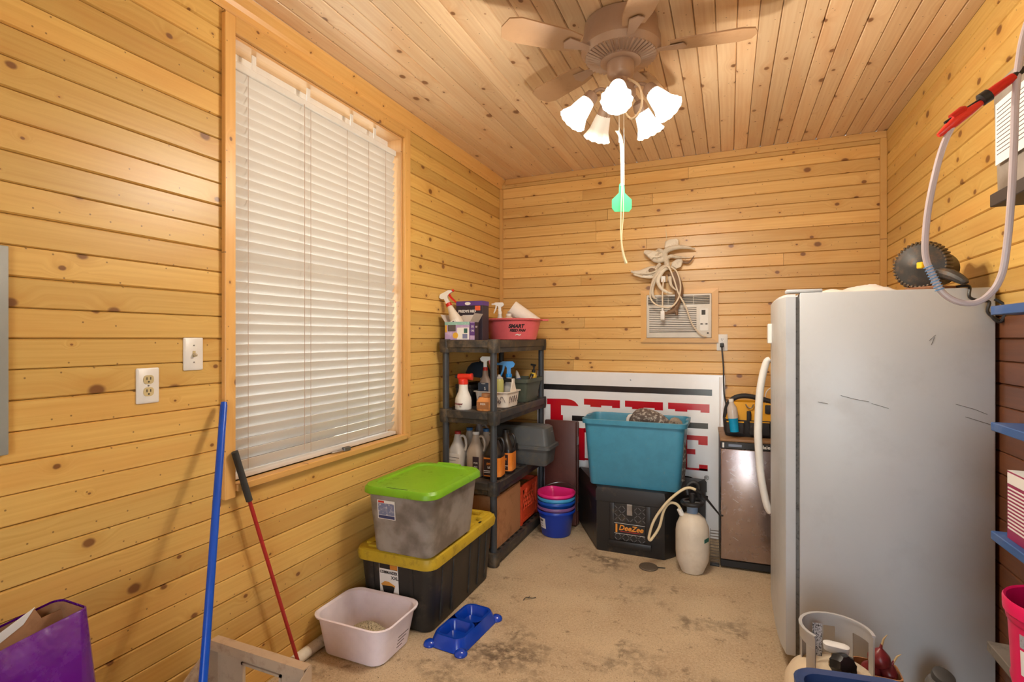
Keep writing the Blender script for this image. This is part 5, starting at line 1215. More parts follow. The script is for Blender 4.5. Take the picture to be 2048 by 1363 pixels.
# ================================================================ upright freezer
FRW = plastic('freezer_white', (192, 195, 198), 0.32, dirt=(176, 178, 180), dscale=2.0, damt=0.4, var=0.02)
GASK = plastic('grey_gasket', (120, 118, 114), 0.7, dirt=(60, 58, 54), dscale=20, damt=0.7)
fz = thing('upright_freezer', 'tall white upright freezer standing against the right wall', 'freezer', (0, 0, 0))
MB().box(0.276, 0.918, 2.470, 3.18, 0.03, 1.617, 0.006).build('cabinet', FRW, fz)
MB().box(0.262, 0.277, 2.482, 3.168, 0.09, 1.60).build('door_gasket', GASK, fz, ang=0)
dr = MB()
rings = []
for z, g in ((0.085, 0.006), (0.092, 0.0), (1.600, 0.0), (1.612, 0.008)):
    r_ = []
    n = 10
    for i in range(n + 1):
        t = i / n; y = 2.470 + g + (0.712 - 2 * g) * t
        r_.append((0.208 + 0.022 * (2 * t - 1) ** 4 - 0.006 + g, y, z))
    r_ += [(0.261, 3.182 - g, z), (0.261, 2.470 + g, z)]
    rings.append(r_)
do = dr.loft(rings).build('door', FRW, fz, ang=30)
MB().box(0.225, 0.36, 2.474, 2.53, 1.6175, 1.632, 0.004).build('hinge_cover', FRW, fz)
MB().tube([(0.206, 3.10, 1.315), (0.185, 3.10, 1.29), (0.158, 3.10, 1.15), (0.148, 3.10, 0.95), (0.150, 3.10, 0.85), (0.162, 3.10, 0.68), (0.190, 3.10, 0.53), (0.207, 3.10, 0.49)], [0.014, 0.018, 0.019, 0.020, 0.020, 0.019, 0.018, 0.014], 12, smooth=5).build('door_handle', WHITE, do)
MB().box(0.185, 0.205, 2.93, 3.00, 1.40, 1.50, 0.003).build('thermometer', WHITE, do)
MB().box(0.2835, 0.90, 2.475, 3.17, 0.0, 0.03).build('plinth', BLACK, fz, ang=0)
SCRM = plastic('scratch_dark', (84, 78, 72), 0.7)
sr = MB()
rr_ = random.Random(11)
def pt_(u, v): return (0.26 + (u - 1590) / 408 * 0.665, 2.4692, 1.61 - (v - 585) * 0.00212)
for pts in (((1690, 782), (1720, 788), (1750, 792)), ((1755, 795), (1790, 803)), ((1920, 790), (1955, 798), (1978, 806)), ((1938, 812), (1985, 824), (2000 - 6, 828)), ((1640, 796), (1662, 799)), ((1870, 676), (1882, 666)), ((1880, 670), (1874, 684))):
    sr.tube([pt_(*p) for p in pts], 0.0008, 4)
sr.build('scuff_mark', SCRM, fz)
# cloth on top
cl_ = thing('white_rag', 'crumpled white rag on top of the freezer', 'rag', (0.50, 2.66, 1.6175), rz=0.1)
q = MB(); rr_ = random.Random(4); nx, ny = 18, 8
vs_ = []
for j in range(ny + 1):
    for i in range(nx + 1):
        x = -0.15 + 0.30 * i / nx; y = -0.10 + 0.20 * j / ny
        e = min(1, 4 * min(i / nx, 1 - i / nx, j / ny, 1 - j / ny) + 0.05)
        z = (0.018 + 0.022 * math.sin(x * 26 + 1.3 * math.sin(y * 19)) * math.cos(y * 14 + x * 7)) * e + 0.004
        vs_.append((x + 0.012 * math.sin(y * 31), y + 0.01 * math.sin(x * 23), max(0.003, z)))
top_ = len(vs_)
fs_ = [(j * (nx + 1) + i, j * (nx + 1) + i + 1, (j + 1) * (nx + 1) + i + 1, (j + 1) * (nx + 1) + i) for j in range(ny) for i in range(nx)]
vs_ += [(x, y, 0.0) for x, y, z in vs_[:top_]]
fs_ += [tuple(k_ + top_ for k_ in reversed(f)) for f in fs_]
bd_ = [i for i in range(nx + 1)] + [(j + 1) * (nx + 1) - 1 for j in range(1, ny + 1)] + [ny * (nx + 1) + i for i in range(nx - 1, -1, -1)] + [j * (nx + 1) for j in range(ny - 1, 0, -1)]
for a, b in zip(bd_, bd_[1:] + bd_[:1]): fs_.append((a, a + top_, b + top_, b))
q.add(vs_, fs_); q.build('cloth', plastic('rag_cloth', (214, 206, 198), 0.9), cl_, ang=60)
# livestock blower / work fan on the freezer
BLW = plastic('dark_blower', (52, 50, 48), 0.5, dirt=(120, 90, 62), dscale=10, damt=0.6)
dy = thing('barrel_blower', 'black dusty barrel blower lying on the freezer', 'blower', (0.735, 2.59, 1.7185), rz=math.radians(-52))
ax = Matrix.Rotation(math.radians(18), 4, 'Z') @ Matrix.Rotation(PI / 2, 4, 'X')
d1 = MB(); d1.m = ax
d1.lathe([(0.001, 0.085), (0.03, 0.082), (0.075, 0.05), (0.088, 0.045), (0.09, 0.02), (0.09, -0.01), (0.075, -0.03), (0.070, -0.16), (0.06, -0.175), (0.001, -0.178)], 30)
d1.build('drum', BLW, dy)
d2 = MB(); d2.m = ax
for i in range(40):
    a = 2 * PI * i / 40
    d2.box(-0.004, 0.004, -0.004, 0.004, -0.004, 0.004) if False else None
    c_, s_ = math.cos(a), math.sin(a)
    d2.tube([(0.085 * c_, 0.085 * s_, 0.05), (0.095 * c_, 0.095 * s_, 0.035), (0.096 * c_, 0.096 * s_, 0.012)], 0.0045, 5)
d2.build('guard_ribs', plastic('guard_tan', (96, 80, 62), 0.6), dy)
MB().tube([(0.06, -0.02, -0.03), (0.12, -0.03, -0.05), (0.16, -0.03, -0.075), (0.17, -0.03, -0.088)], [0.02, 0.022, 0.016, 0.012], 10, smooth=4).build('nozzle_arm', BLW, dy)
MB().box(0.045, 0.068, -0.105, -0.088, -0.02, 0.005, 0.003).build('yellow_tag', plastic('tag_yellow', (232, 190, 20), 0.5), dy)
MB().box(-0.03, 0.10, -0.07, 0.05, -0.1005, -0.088, 0.004).build('foot_plate', plastic('rust_plate', (132, 84, 50), 0.7, dirt=(70, 48, 34), damt=0.7), dy)
bc = thing('blower_cord', 'black kinked cord hanging over the freezer side', 'cord', (0.845, 2.455, 1.60))
MB().tube([(-0.03, 0.12, 0.026), (-0.015, 0.04, 0.026), (-0.008, 0.005, 0.018), (-0.012, -0.006, -0.02), (0.02, -0.007, -0.035), (0.045, -0.008, -0.04), (0.04, -0.008, -0.075), (0.06, -0.01, -0.10), (0.085, -0.012, -0.11), (0.095, -0.012, -0.08), (0.065, -0.012, -0.07), (0.05, -0.012, -0.09), (0.075, -0.014, -0.115), (0.09, -0.012, -0.06), (0.06, -0.01, -0.03)], 0.0055, 7, smooth=5).build('cable', BLACK, bc)

# ================================================================ shelves on the right wall
SHELF_TINT = plastic('shelf_blue_daylight_tint', (48, 86, 146), 0.5, dirt=(120, 130, 156), dscale=5, damt=0.5); SDK = plastic('dark_stained_shelf', (52, 42, 38), 0.55); SGY = plastic('weathered_grey_shelf', (118, 112, 104), 0.7, dirt=(70, 66, 60), damt=0.6)  # blue daylight tint is painted into the colour of the middle shelves
def wshelf(label, z0, z1, x, ye, m, yn=0.55):
    t = thing('wall_shelf', label, 'shelf', (X1 - 0.0008, ye, z0), group='shelves on the right wall')
    MB().box(x - X1, 0, yn - ye, 0, 0, z1 - z0, 0.002).build('shelf_board', m, t)
    for y in (-0.35, yn - ye + 0.2):
        MB().prism([(0, 0), (x - X1 + 0.05, 0), (0, -0.11)], y - 0.01, y + 0.01).build('bracket', m, t, ang=0)
    return t
wshelf('dark topmost wall shelf carrying the clear bin', 1.820, 1.858, 0.729, 2.0, SDK)
wshelf('wall shelf coloured with a blue daylight tint just above eye level beside the freezer', 1.495, 1.522, 0.731, 2.0, SHELF_TINT)
wshelf('empty wall shelf coloured with a blue daylight tint halfway down beside the freezer', 1.148, 1.173, 0.731, 2.0, SHELF_TINT)
wshelf('wall shelf coloured with a blue daylight tint carrying the burgundy cartons', 0.820, 0.846, 0.731, 2.0, SHELF_TINT)
wshelf('grey weathered wall shelf under the pink bucket', 0.482, 0.511, 0.722, 2.0, SGY)
wshelf('lowest weathered grey wall shelf near the floor', 0.345, 0.370, 0.69, 1.98, SGY)
pk_ = thing('grey_plank', 'short weathered grey plank lying on the lowest wall shelf', 'plank', (0.80, 1.70, 0.3705), rz=0.06)
MB().box(-0.085, 0.085, -0.27, 0.27, 0, 0.03, 0.003).build('plank', SGY, pk_)
# clear bin with paper
CB = clear_plastic(); 
cb2 = thing('clear_bin', 'clear plastic bin with a paper label on the topmost wall shelf', 'bin', (0.828, 1.87, 1.8585))
MB().rbox([(0, 0, 0, 0.090, 0.115, 0.012), (0.31, 0, 0, 0.097, 0.125, 0.014), (0.315, 0, 0, 0.099, 0.127, 0.014), (0.315, 0, 0, 0.095, 0.123, 0.013), (0.006, 0, 0, 0.087, 0.112, 0.011)], k=4).build('bin_shell', CB, cb2)
pg = MB().box(-0.070, 0.086, -0.1305, -0.1292, 0.075, 0.255).build('paper_label', PAPER, cb2, ang=0)
MB().box(-0.1012, -0.0995, -0.10, 0.09, 0.075, 0.255).build('paper_label', PAPER, cb2, ang=0)
for i in range(12):
    MB().box(-0.064, 0.07, -0.1312, -0.1304, 0.235 - i * 0.012, 0.237 - i * 0.012).build('print_line', SCR, pg, ang=0)
    MB().box(-0.1018, -0.1011, -0.09, 0.08, 0.235 - i * 0.012, 0.237 - i * 0.012).build('print_line', SCR, pg, ang=0)
pdr = thing('tan_sack', 'tan cloth folded inside the clear bin', 'cloth', (0.828, 1.87, 1.866))
MB().rbox([(0, 0, 0, 0.078, 0.10, 0.02), (0.05, 0, 0, 0.080, 0.104, 0.02), (0.075, 0, 0, 0.06, 0.08, 0.02)], k=3).build('fold', plastic('tan_cloth', (192, 140, 92), 0.9), pdr)
# red drench gun with hanging hose
gun = thing('drench_gun', 'red and black drench gun with a clear hose hanging beside the shelves', 'drench gun', (0.558, 1.70, 2.003))
gd = Vector((0.147, 0.0, 0.100)).normalized()
GS = 0.72
def gp(t, off=0.0): return (GS * (gd.x * t - gd.z * off), 0, GS * (gd.z * t + gd.x * off))
MB().tube([gp(-0.085, -0.012), gp(-0.06, -0.01), gp(-0.02, -0.004), gp(0.03, -0.002), gp(0.075, 0.0)], [q * GS for q in (0.008, 0.014, 0.019, 0.016, 0.010)], 12, smooth=4).build('grip', REDH, gun)
MB().tube([gp(-0.02, 0.012), gp(0.02, 0.014), gp(0.03, 0.013)], [q * GS for q in (0.016, 0.017, 0.012)], 12).build('hose_clip', RED, gun)
MB().tube([gp(-0.045, 0.012), gp(0.0, 0.012), gp(0.085, 0.010)], 0.0045, 8).build('plunger_rod', BLACK, gun)
MB().tube([gp(0.075, 0.008), gp(0.078, 0.008), gp(0.105, 0.008), gp(0.108, 0.008)], [q * GS for q in (0.014, 0.023, 0.023, 0.016)], 16).build('dose_ring', BLACK, gun)
MB().tube([gp(0.106, 0.008), gp(0.14, 0.010), gp(0.19, 0.012)], [q * GS for q in (0.019, 0.018, 0.015)], 14).build('barrel', RED, gun)
MB().tube([gp(0.19, 0.012), gp(0.23, 0.014)], [0.009, 0.007], 10).build('tip', BLACK, gun)
HOSC = plastic('clear_hose', (198, 186, 190), 0.2)
def sc_pt(x, z, f=0.81): return (x * f - 0.558, 0.0, 1.424 + (z - 1.424) * f - 2.003)
hp_ = [(0.700, 2.160), (0.683, 2.142), (0.648, 2.06), (0.624, 1.96), (0.606, 1.85), (0.598, 1.749), (0.600, 1.69), (0.613, 1.645), (0.64, 1.58), (0.68, 1.545), (0.728, 1.539), (0.768, 1.57), (0.795, 1.63), (0.808, 1.733), (0.816, 1.85), (0.820, 1.936), (0.824, 2.05), (0.827, 2.17), (0.835, 2.28), (0.850, 2.38), (0.88, 2.46), (0.96, 2.53), (1.06, 2.56), (1.138, 2.56)]
MB().tube([sc_pt(*p) for p in hp_], 0.0080, 10, smooth=4).build('hose', HOSC, gun)
MB().tube([sc_pt(1.147, 2.57), sc_pt(1.10, 2.545), sc_pt(1.075, 2.56), sc_pt(1.075, 2.60)], 0.004, 8).build('wall_hook', STEEL, gun)
spg = MB()
for i in range(9):
    t = i / 8; x = 0.606 + 0.030 * t; z = 1.66 - 0.075 * t
    c_ = Vector(sc_pt(x, z)); dv = Vector((0.4, 0, -1)).normalized(); nv = Vector((1, 0, 0.4)).normalized()
    spg.tube([c_ + (nv * math.cos(a) + Vector((0, 1, 0)) * math.sin(a)) * 0.0098 for a in [2 * PI * k_ / 10 for k_ in range(10)]], 0.0017, 5, cyclic=True)
spg.build('spring_guard', plastic('blue_spring', (110, 160, 210), 0.4), gun)
# burgundy cartons
BUR = plastic('burgundy_print', (150, 30, 80), 0.45)
for lab, y0, y1, h_, x0_ in (('burgundy striped carton at the far end of the wall shelf', 1.80, 1.945, 0.195, 0.748), ('burgundy carton with a pale picture panel nearer on the shelf', 1.60, 1.785, 0.205, 0.744)):
    t = thing('feed_carton', lab, 'carton', ((x0_ + 0.905) / 2, (y0 + y1) / 2, 0.8465), group='cartons on the wall shelf')
    wx, wy = (0.905 - x0_) / 2, (y1 - y0) / 2
    c_ = MB().box(-wx, wx, -wy, wy, 0, h_, 0.001).build('carton', BUR, t)
    MB().box(-wx - 0.0012, -wx - 0.0002, -wy + 0.004, wy - 0.004, h_ - 0.035, h_ - 0.004).build('white_band', PAPER, c_, ang=0)
    for i in range(12):
        z = 0.03 + i * 0.0105
        MB().box(-wx - 0.0012, -wx - 0.0002, -wy + 0.006, wy - 0.006, z, z + 0.0045).build('print_line', PAPER, c_, ang=0)
        MB().box(-wx + 0.006, wx - 0.006, -wy - 0.0012, -wy - 0.0002, z, z + 0.0045).build('print_line', PAPER, c_, ang=0)
    MB().box(-wx + 0.01, wx - 0.01, -wy - 0.0016, -wy - 0.0002, 0.10, h_ - 0.03).build('picture_panel', plastic('pale_blue_panel', (196, 208, 226), 0.5), c_, ang=0)
    MB().box(-wx, wx, -wy, wy, h_ + 0.0005, h_ + 0.0015).build('top_flap', PAPER, c_, ang=0)
# pink bucket with tools
PB = plastic('magenta_bucket', (226, 24, 92), 0.35)
pkb = thing('grooming_bucket', 'magenta bucket of tools on the weathered wall shelf', 'bucket', (0.785, 1.735, 0.5115))
MB().lathe([(0.095, 0), (0.10, 0.004), (0.106, 0.035), (0.103, 0.045), (0.110, 0.18), (0.114, 0.185), (0.115, 0.20), (0.120, 0.205), (0.121, 0.235), (0.118, 0.240), (0.113, 0.236), (0.096, 0.01)], 36).build('shell', PB, pkb)
def patch(t, a0, a1, z0, z1, r0, r1, m, nm):
    q = MB(); n = 6; A = [math.radians(a0 + (a1 - a0) * i / n) for i in range(n + 1)]
    q.loft([[(r * math.cos(a), r * math.sin(a), z) for a in A] + [((r + 0.0008) * math.cos(a), (r + 0.0008) * math.sin(a), z) for a in reversed(A)] for z, r in ((z0, r0), (z1, r1))])
    return q.build(nm, m, t)
patch(pkb, 196, 216, 0.062, 0.125, 0.1048, 0.1074, PAPER, 'paper_label')
patch(pkb, 196, 214, 0.132, 0.165, 0.1078, 0.1090, plastic('grey_label', (170, 170, 176), 0.5, dirt=(60, 60, 60), dscale=60, damt=0.9), 'paper_label')
patch(pkb, 226, 275, 0.075, 0.120, 0.1055, 0.1074, plastic('violet_art', (206, 60, 190), 0.5, dirt=(236, 226, 250), dscale=40, damt=0.9), 'picture_label')
patch(pkb, 232, 255, 0.125, 0.150, 0.1075, 0.1086, plastic('yellow_art', (240, 216, 150), 0.5), 'picture_label')
for i, (lab, dx, dy_, tx_, ty_, c) in enumerate((('light blue handled brush leaning in the magenta bucket', -0.05, -0.03, 0.55, 0.25, (84, 130, 200)), ('dark blue scrub brush upright in the magenta bucket', 0.03, -0.02, -0.2, 0.15, (28, 48, 120)))):
    t = thing('grooming_tool', lab, 'brush', (0.795 + dx, 1.735 + dy_, 0.527), rot=(ty_ * 0.3, tx_, 0))
    MB().tube([(0, 0, 0), (0.004, 0, 0.12), (0, 0, 0.25)], [0.010, 0.012, 0.010], 10, smooth=3).build('handle', plastic('tool_%d' % i, c, 0.4), t)
    MB().rbox([(0.14, 0, 0, 0.022, 0.012, 0.008), (0.22, 0, 0, 0.026, 0.014, 0.01), (0.235, 0, 0, 0.02, 0.01, 0.008)], k=3).build('brush_head', plastic('toolhead_%d' % i, tuple(int(q * 0.7) for q in c), 0.5), t)

# ================================================================ propane tank and neighbours
TNK = plastic('cream_tank', (222, 204, 176), 0.4, dirt=(180, 150, 112), dscale=7, damt=0.35)
tk = thing('propane_tank', 'cream propane tank with a tall grey collar beside the freezer', 'propane tank', (0.328, 1.99, 0), rz=CAMR)
MB().lathe([(0.118, 0.035), (0.140, 0.05), (0.153, 0.085), (0.153, 0.25), (0.150, 0.275), (0.135, 0.305), (0.105, 0.328), (0.06, 0.340), (0.001, 0.343)], 40).build('cylinder', TNK, tk)
MB().lathe([(0.112, 0.0), (0.114, 0.04), (0.108, 0.04), (0.106, 0.0)], 36, cap0=False, cap1=False).build('foot_ring', TNK, tk)
MB().lathe([(0.1535, 0.10), (0.1537, 0.225)], 40, cap0=False, cap1=False).build('yellow_sleeve', plastic('yellow_sleeve', (198, 176, 40), 0.5), tk)
COLM = plastic('grey_collar', (186, 184, 182), 0.45, metal=0.2)
def arc_wall(a0, a1, z0, z1, r=0.102, th=0.004, n=16, flare=0.0):
    A = [math.radians(a0 + (a1 - a0) * i / n) for i in range(n + 1)]
    rg = []
    for a in A:
        c_, s_ = math.cos(a), math.sin(a)
        rg.append([(r * c_, r * s_, z0), ((r + th) * c_, (r + th) * s_, z0), ((r + th + flare) * c_, (r + th + flare) * s_, z1), ((r + flare) * c_, (r + flare) * s_, z1)])
    return MB().loft(rg)
for a0, a1, z0, z1 in ((-25, 205, 0.425, 0.462), (-25, -4, 0.322, 0.425), (30, 60, 0.322, 0.425), (80, 135, 0.322, 0.425), (186, 205, 0.322, 0.425)):
    arc_wall(a0, a1, z0, z1).build('collar', COLM, tk, ang=40)
arc_wall(-25, 205, 0.4615, 0.468, r=0.099, th=0.010).build('collar_rim', COLM, tk, ang=40)
MB().lathe([(0.022, 0.335), (0.022, 0.352), (0.014, 0.356), (0.014, 0.39)], 14).build('valve_stem', plastic('brass', (170, 140, 90), 0.35, metal=0.8), tk)
vk = MB().rbox([(0.388, 0, 0, 0.012, 0.012, 0.01), (0.395, 0, 0, 0.036, 0.016, 0.014), (0.414, 0, 0, 0.038, 0.018, 0.016), (0.418, 0, 0, 0.030, 0.012, 0.01)], k=4).build('valve_knob', WHITE, tk); vk.rotation_euler = (0, 0, -0.5)
q = MB(); q.at((-0.005, -0.045, 0.372), (math.radians(70), 0, 0.2)); q.lathe([(0.022, -0.025), (0.034, -0.02), (0.036, 0.012), (0.030, 0.022), (0.012, 0.026)], 20, wav=10, wamp=0.05); q.build('regulator_nut', BLACK, tk)
MB().tube([(-0.005, -0.06, 0.365), (-0.002, -0.10, 0.35), (0.015, -0.135, 0.32), (0.03, -0.158, 0.27), (0.04, -0.163, 0.15), (0.05, -0.163, 0.02)], 0.009, 9, smooth=5).build('gas_hose', BLACK, tk)
tg_ = MB().at((-0.045, 0.03, 0.36), (-0.25, 0.15, 0)).box(-0.016, 0.016, -0.001, 0.001, 0, 0.10).build('warning_tag', plastic('tag_grey', (196, 194, 196), 0.5, dirt=(40, 40, 44), dscale=90, damt=1.0, lo=0.5, hi=0.56), tk, ang=0)
# blue plastic bin near the camera
NB = plastic('dark_blue_bin', (46, 66, 112), 0.45)
bbn = thing('blue_bin', 'dark blue plastic bin at the bottom edge before the propane tank', 'bin', (0.335, 1.565, 0), rz=CAMR - 0.25)
MB().rbox([(0.0, 0, 0, 0.115, 0.12, 0.04), (0.44, 0, 0, 0.135, 0.14, 0.05), (0.443, 0, 0, 0.150, 0.155, 0.055), (0.475, 0, 0, 0.152, 0.157, 0.055), (0.482, 0, 0, 0.145, 0.150, 0.053), (0.475, 0, 0, 0.130, 0.135, 0.048), (0.01, 0, 0, 0.11, 0.115, 0.04)], k=5).build('bin_shell', NB, bbn)
MB().box(-0.08, 0.08, -0.160, -0.150, 0.44, 0.47, 0.004).build('hand_grip', NB, bbn)
# crate with dark red onions
on = thing('paper_sack', 'small brown paper sack standing between tank and freezer', 'sack', (0.490, 2.215, 0))
MB().rbox([(0, 0, 0, 0.07, 0.06, 0.02), (0.14, 0, 0, 0.075, 0.062, 0.03), (0.245, 0, 0, 0.07, 0.055, 0.02), (0.245, 0, 0, 0.066, 0.051, 0.02), (0.20, 0, 0, 0.066, 0.052, 0.02)], k=3).build('sack', CARD, on)
ONM = plastic('red_onion_skin', (124, 40, 44), 0.3, dirt=(84, 24, 30), dscale=14, damt=0.6)
for i, (x, y, z, r, lab) in enumerate(((0.468, 2.20, 0.240, 0.032, 'dark red onion nearest the propane tank in the sack'), (0.495, 2.205, 0.285, 0.036, 'dark red onion on top of the pile in the sack'), (0.522, 2.205, 0.240, 0.03, 'dark red onion at the right of the sack'))):
    t = thing('red_onion', lab, 'onion', (x, y, z), rot=(0.4 - 0.3 * i, 0.3 * i - 0.2, 0), group='red onions in the paper sack')
    MB().lathe([(0.001, -r * 0.85), (r * 0.55, -r * 0.75), (r * 0.95, -r * 0.3), (r, 0.05 * r), (r * 0.85, r * 0.5), (r * 0.45, r * 0.88), (r * 0.15, r * 1.15), (r * 0.1, r * 1.6)], 18).build('bulb', ONM, t)
    MB().tube([(0, 0, r * 1.2), (0.004, 0, r * 2.2), (0.012, 0, r * 2.7)], [0.004, 0.003, 0.001], 6).build('dry_stalk', plastic('dry_stalk_%d' % i, (196, 168, 120), 0.8), t)
gj = thing('grey_canister', 'grey canister with a slanted lid at the lower right edge', 'canister', (0.705, 2.30, 0))
MB().lathe([(0.045, 0), (0.05, 0.005), (0.05, 0.185), (0.04, 0.205)], 20).build('body', plastic('grey_can', (112, 108, 104), 0.5), gj)
MB().at((0, 0, 0.210), (0.35, 0.2, 0)).lathe([(0.030, -0.01), (0.034, 0.0), (0.034, 0.018), (0.028, 0.022)], 18).build('lid', plastic('dark_grey_lid', (74, 70, 66), 0.5), gj)
# ================================================================ left wall fittings and foreground
pnl_ = thing('breaker_panel', 'grey metal breaker panel at the left edge of the wall', 'breaker panel', (X0, 0.56, 1.118))
GM = plastic('panel_grey', (150, 154, 150), 0.45)
MB().box(0.0005, 0.016, -0.19, 0.188, 0, 0.551, 0.004).build('cover', GM, pnl_)
MB().box(0.016, 0.021, -0.15, 0.150, 0.04, 0.511, 0.002).build('door', GM, pnl_)
MB().box(0.021, 0.026, 0.115, 0.14, 0.25, 0.30, 0.002).build('latch', BLACK, pnl_)
IVO = plastic('ivory_outlet', (206, 188, 140), 0.4)
def plate(label, y, z, kind, face='L', nm='wall_plate'):
    if face == 'L': t = thing(nm, label, 'outlet' if kind == 'o' else 'switch', (X0, y, z), rot=(0, 0, PI / 2))
    else: t = thing(nm, label, 'outlet', (y, Y1, z))
    w_, h_ = 0.036, 0.058
    pl = MB().rbox([(0.0005, 0, 0, w_, h_, 0.004), (0.004, 0, 0, w_, h_, 0.004), (0.007, 0, 0, w_ - 0.004, h_ - 0.004, 0.003)], k=2).build('cover_plate', WHITE, t, rot=(PI / 2, 0, 0))
    if kind == 'o':
        for s in (-1, 1):
            fc_ = MB().rbox([(0.0072, 0, s * 0.020, 0.0165, 0.0145, 0.011), (0.0085, 0, s * 0.020, 0.0165, 0.0145, 0.011)], k=4).build('socket_face', IVO if face == 'L' else WHITE, t, rot=(PI / 2, 0, 0))
            for dx in (-0.006, 0.006):
                MB().box(dx - 0.0012, dx + 0.0012, s * 0.020 - 0.001, s * 0.020 + 0.008, 0.0086, 0.0092).build('slot', INK, fc_, ang=0)
            MB().lathe([(0.001, 0.0086), (0.0026, 0.0086), (0.0026, 0.0092), (0.001, 0.0092)], 10, c=(0, s * 0.020 - 0.0075, 0)).build('ground_hole', INK, fc_)
    else:
        MB().box(-0.005, 0.005, -0.011, 0.011, 0.0072, 0.0085).build('toggle_bezel', IVO, t, ang=0, rot=(PI / 2, 0, 0))
        MB().at((0, 0, 0.008), (0.45, 0, 0)).box(-0.0042, 0.0042, -0.004, 0.004, 0, 0.014, 0.001).build('toggle', plastic('toggle_ivory', (196, 180, 150), 0.4), t, rot=(PI / 2, 0, 0))
    for s in ((0,) if kind == 'o' else (-0.03, 0.03)):
        MB().lathe([(0.001, 0.0071), (0.003, 0.0071), (0.0028, 0.0082), (0.001, 0.0084)], 10, c=(0, s, 0)).build('screw', STEEL, t, rot=(PI / 2, 0, 0))
    return t
plate('white outlet plate with ivory sockets on the left wall', 1.109, 1.270, 'o', nm='wall_outlet')
plate('white light switch plate beside the window casing', 1.266, 1.370, 's', nm='light_switch')
plate('white outlet plate on the back wall below the air conditioner', -0.042, 1.398, 'o', face='B', nm='wall_outlet')
# blue pole
def rod(nm, parent, a, b, r, m, n=14): return MB().tube([a, b], r, n).build(nm, m, parent)
BPOL = plastic('blue_pole_paint', (12, 78, 190), 0.28)
pa, pb_ = Vector((-1.732, 1.362, 1.177)), Vector((-1.30, 0.921, 0.012))
bpz = thing('blue_pole', 'blue metal broom pole leaning on the left wall', 'pole', tuple(pb_))
dlt = pa - pb_
rod('pole', bpz, (0, 0, 0.02), tuple(dlt), 0.0125, BPOL)
rod('pole_tip', bpz, tuple(dlt * 0.995), tuple(dlt * 1.008), 0.0105, BPOL)
c0 = dlt * 0.72
rod('joint_band', bpz, tuple(c0), tuple(dlt * 0.738), 0.0132, plastic('band_rust', (108, 64, 52), 0.6))
MB().box(-0.02, 0.02, -0.15, 0.15, -0.012, 0.03, 0.008).build('broom_head', plastic('broom_block', (60, 80, 140), 0.6), bpz, rot=(0, 0, 0.9))
# red pole
RPOL = plastic('red_pole_paint', (178, 44, 44), 0.35)
ra, rb2 = Vector((-1.728, 1.405, 0.995)), Vector((-1.700, 1.700, 0.012))
rpz = thing('red_pole', 'thin red pole with black foam grip leaning under the window', 'pole', tuple(rb2))
dl = ra - rb2
rod('rod', rpz, (0, 0, 0), tuple(dl * 0.8), 0.0075, RPOL)
rod('foam_grip', rpz, tuple(dl * 0.795), tuple(dl), 0.0125, plastic('grip_foam', (58, 60, 60), 0.8))
rod('end_tip', rpz, tuple(dl * -0.004), tuple(dl * 0.02), 0.009, RPOL)
# translucent scoop bin
SCP = plastic('dusty_clear_scoop', (190, 166, 140), 0.4, dirt=(132, 100, 76), dscale=4.5, damt=0.75)
scp = thing('scoop_bin', 'dusty translucent scoop bin with a hand slot at the lower left', 'scoop bin', (-1.47, 1.27, 0), rz=math.radians(0))
W3, zt_ = 0.215, 0.36
bk = MB()
bk.box(-W3, W3, 0.030, 0.034, 0.02, 0.22).box(-W3, -0.085, 0.030, 0.034, 0.22, 0.295).box(0.085, W3, 0.030, 0.034, 0.22, 0.295).box(-W3, W3, 0.030, 0.034, 0.295, zt_)
bk.build('back_wall', SCP, scp, ang=0)
MB().box(-W3, W3, 0.004, 0.034, zt_, zt_ + 0.004).box(-W3, W3, 0.000, 0.004, zt_ - 0.03, zt_ + 0.004).build('rolled_lip', SCP, scp, ang=0)
hs = MB()
for a in ((-0.092, 0.092, 0.214, 0.222), (-0.092, 0.092, 0.293, 0.301), (-0.092, -0.084, 0.214, 0.301), (0.084, 0.092, 0.214, 0.301)): hs.box(a[0], a[1], 0.024, 0.036, a[2], a[3])
hs.build('hand_slot_rim', SCP, scp, ang=0)
for sx in (-1, 1):
    MB().prism([(0.034, 0.0), (0.034, zt_), (0.02, zt_), (-0.05, 0.31), (-0.14, 0.24), (-0.16, 0.0)], sx * W3 - 0.002, sx * W3 + 0.002, 'x').build('side_wall', SCP, scp, ang=0)
MB().box(-W3, W3, -0.16, 0.034, 0.0, 0.02, 0.002).build('scoop_floor', SCP, scp)
sw = MB()
for c_ in (-0.06, 0.02):
    sw.tube([(c_ + (0.01 + 0.004 * i) * math.cos(i * 0.7), 0.0292, 0.135 + (0.01 + 0.003 * i) * math.sin(i * 0.7)) for i in range(14)], 0.0015, 4)
sw.build('ink_scroll', SCR, scp)
# purple feed bag
PUR = plastic('purple_woven_bag', (92, 12, 128), 0.22, bump=0.8, bscale=11, bdist=0.012, dirt=(110, 40, 150), dscale=6, damt=0.5, coat=0.3); PURI = plastic('tan_bag_lining', (176, 130, 92), 0.7, dirt=(130, 92, 66), damt=0.5); PURD = plastic('dark_violet_print', (36, 8, 56), 0.3)
fb_ = thing('feed_bag', 'open purple plastic feed bag at the lower left corner', 'feed bag', (-1.54, 0.53, 0))
def bring(z, hx_, hy_, r, fn, k=6): return [(x + fn(x, y)[0], y + fn(x, y)[1], zz + fn(x, y)[2]) for x, y, zz in rring(z, 0, 0, hx_, hy_, r, k)]
f0 = lambda x, y: (0, 0, 0)
f1 = lambda x, y: (0.012 * math.sin(y * 25), 0, 0)
f2 = lambda x, y: (0.062 + 0.006 * math.sin(y * 21 + 1), 0.0, 0.010 * math.sin(y * 9) + 0.012 * y / 0.23)
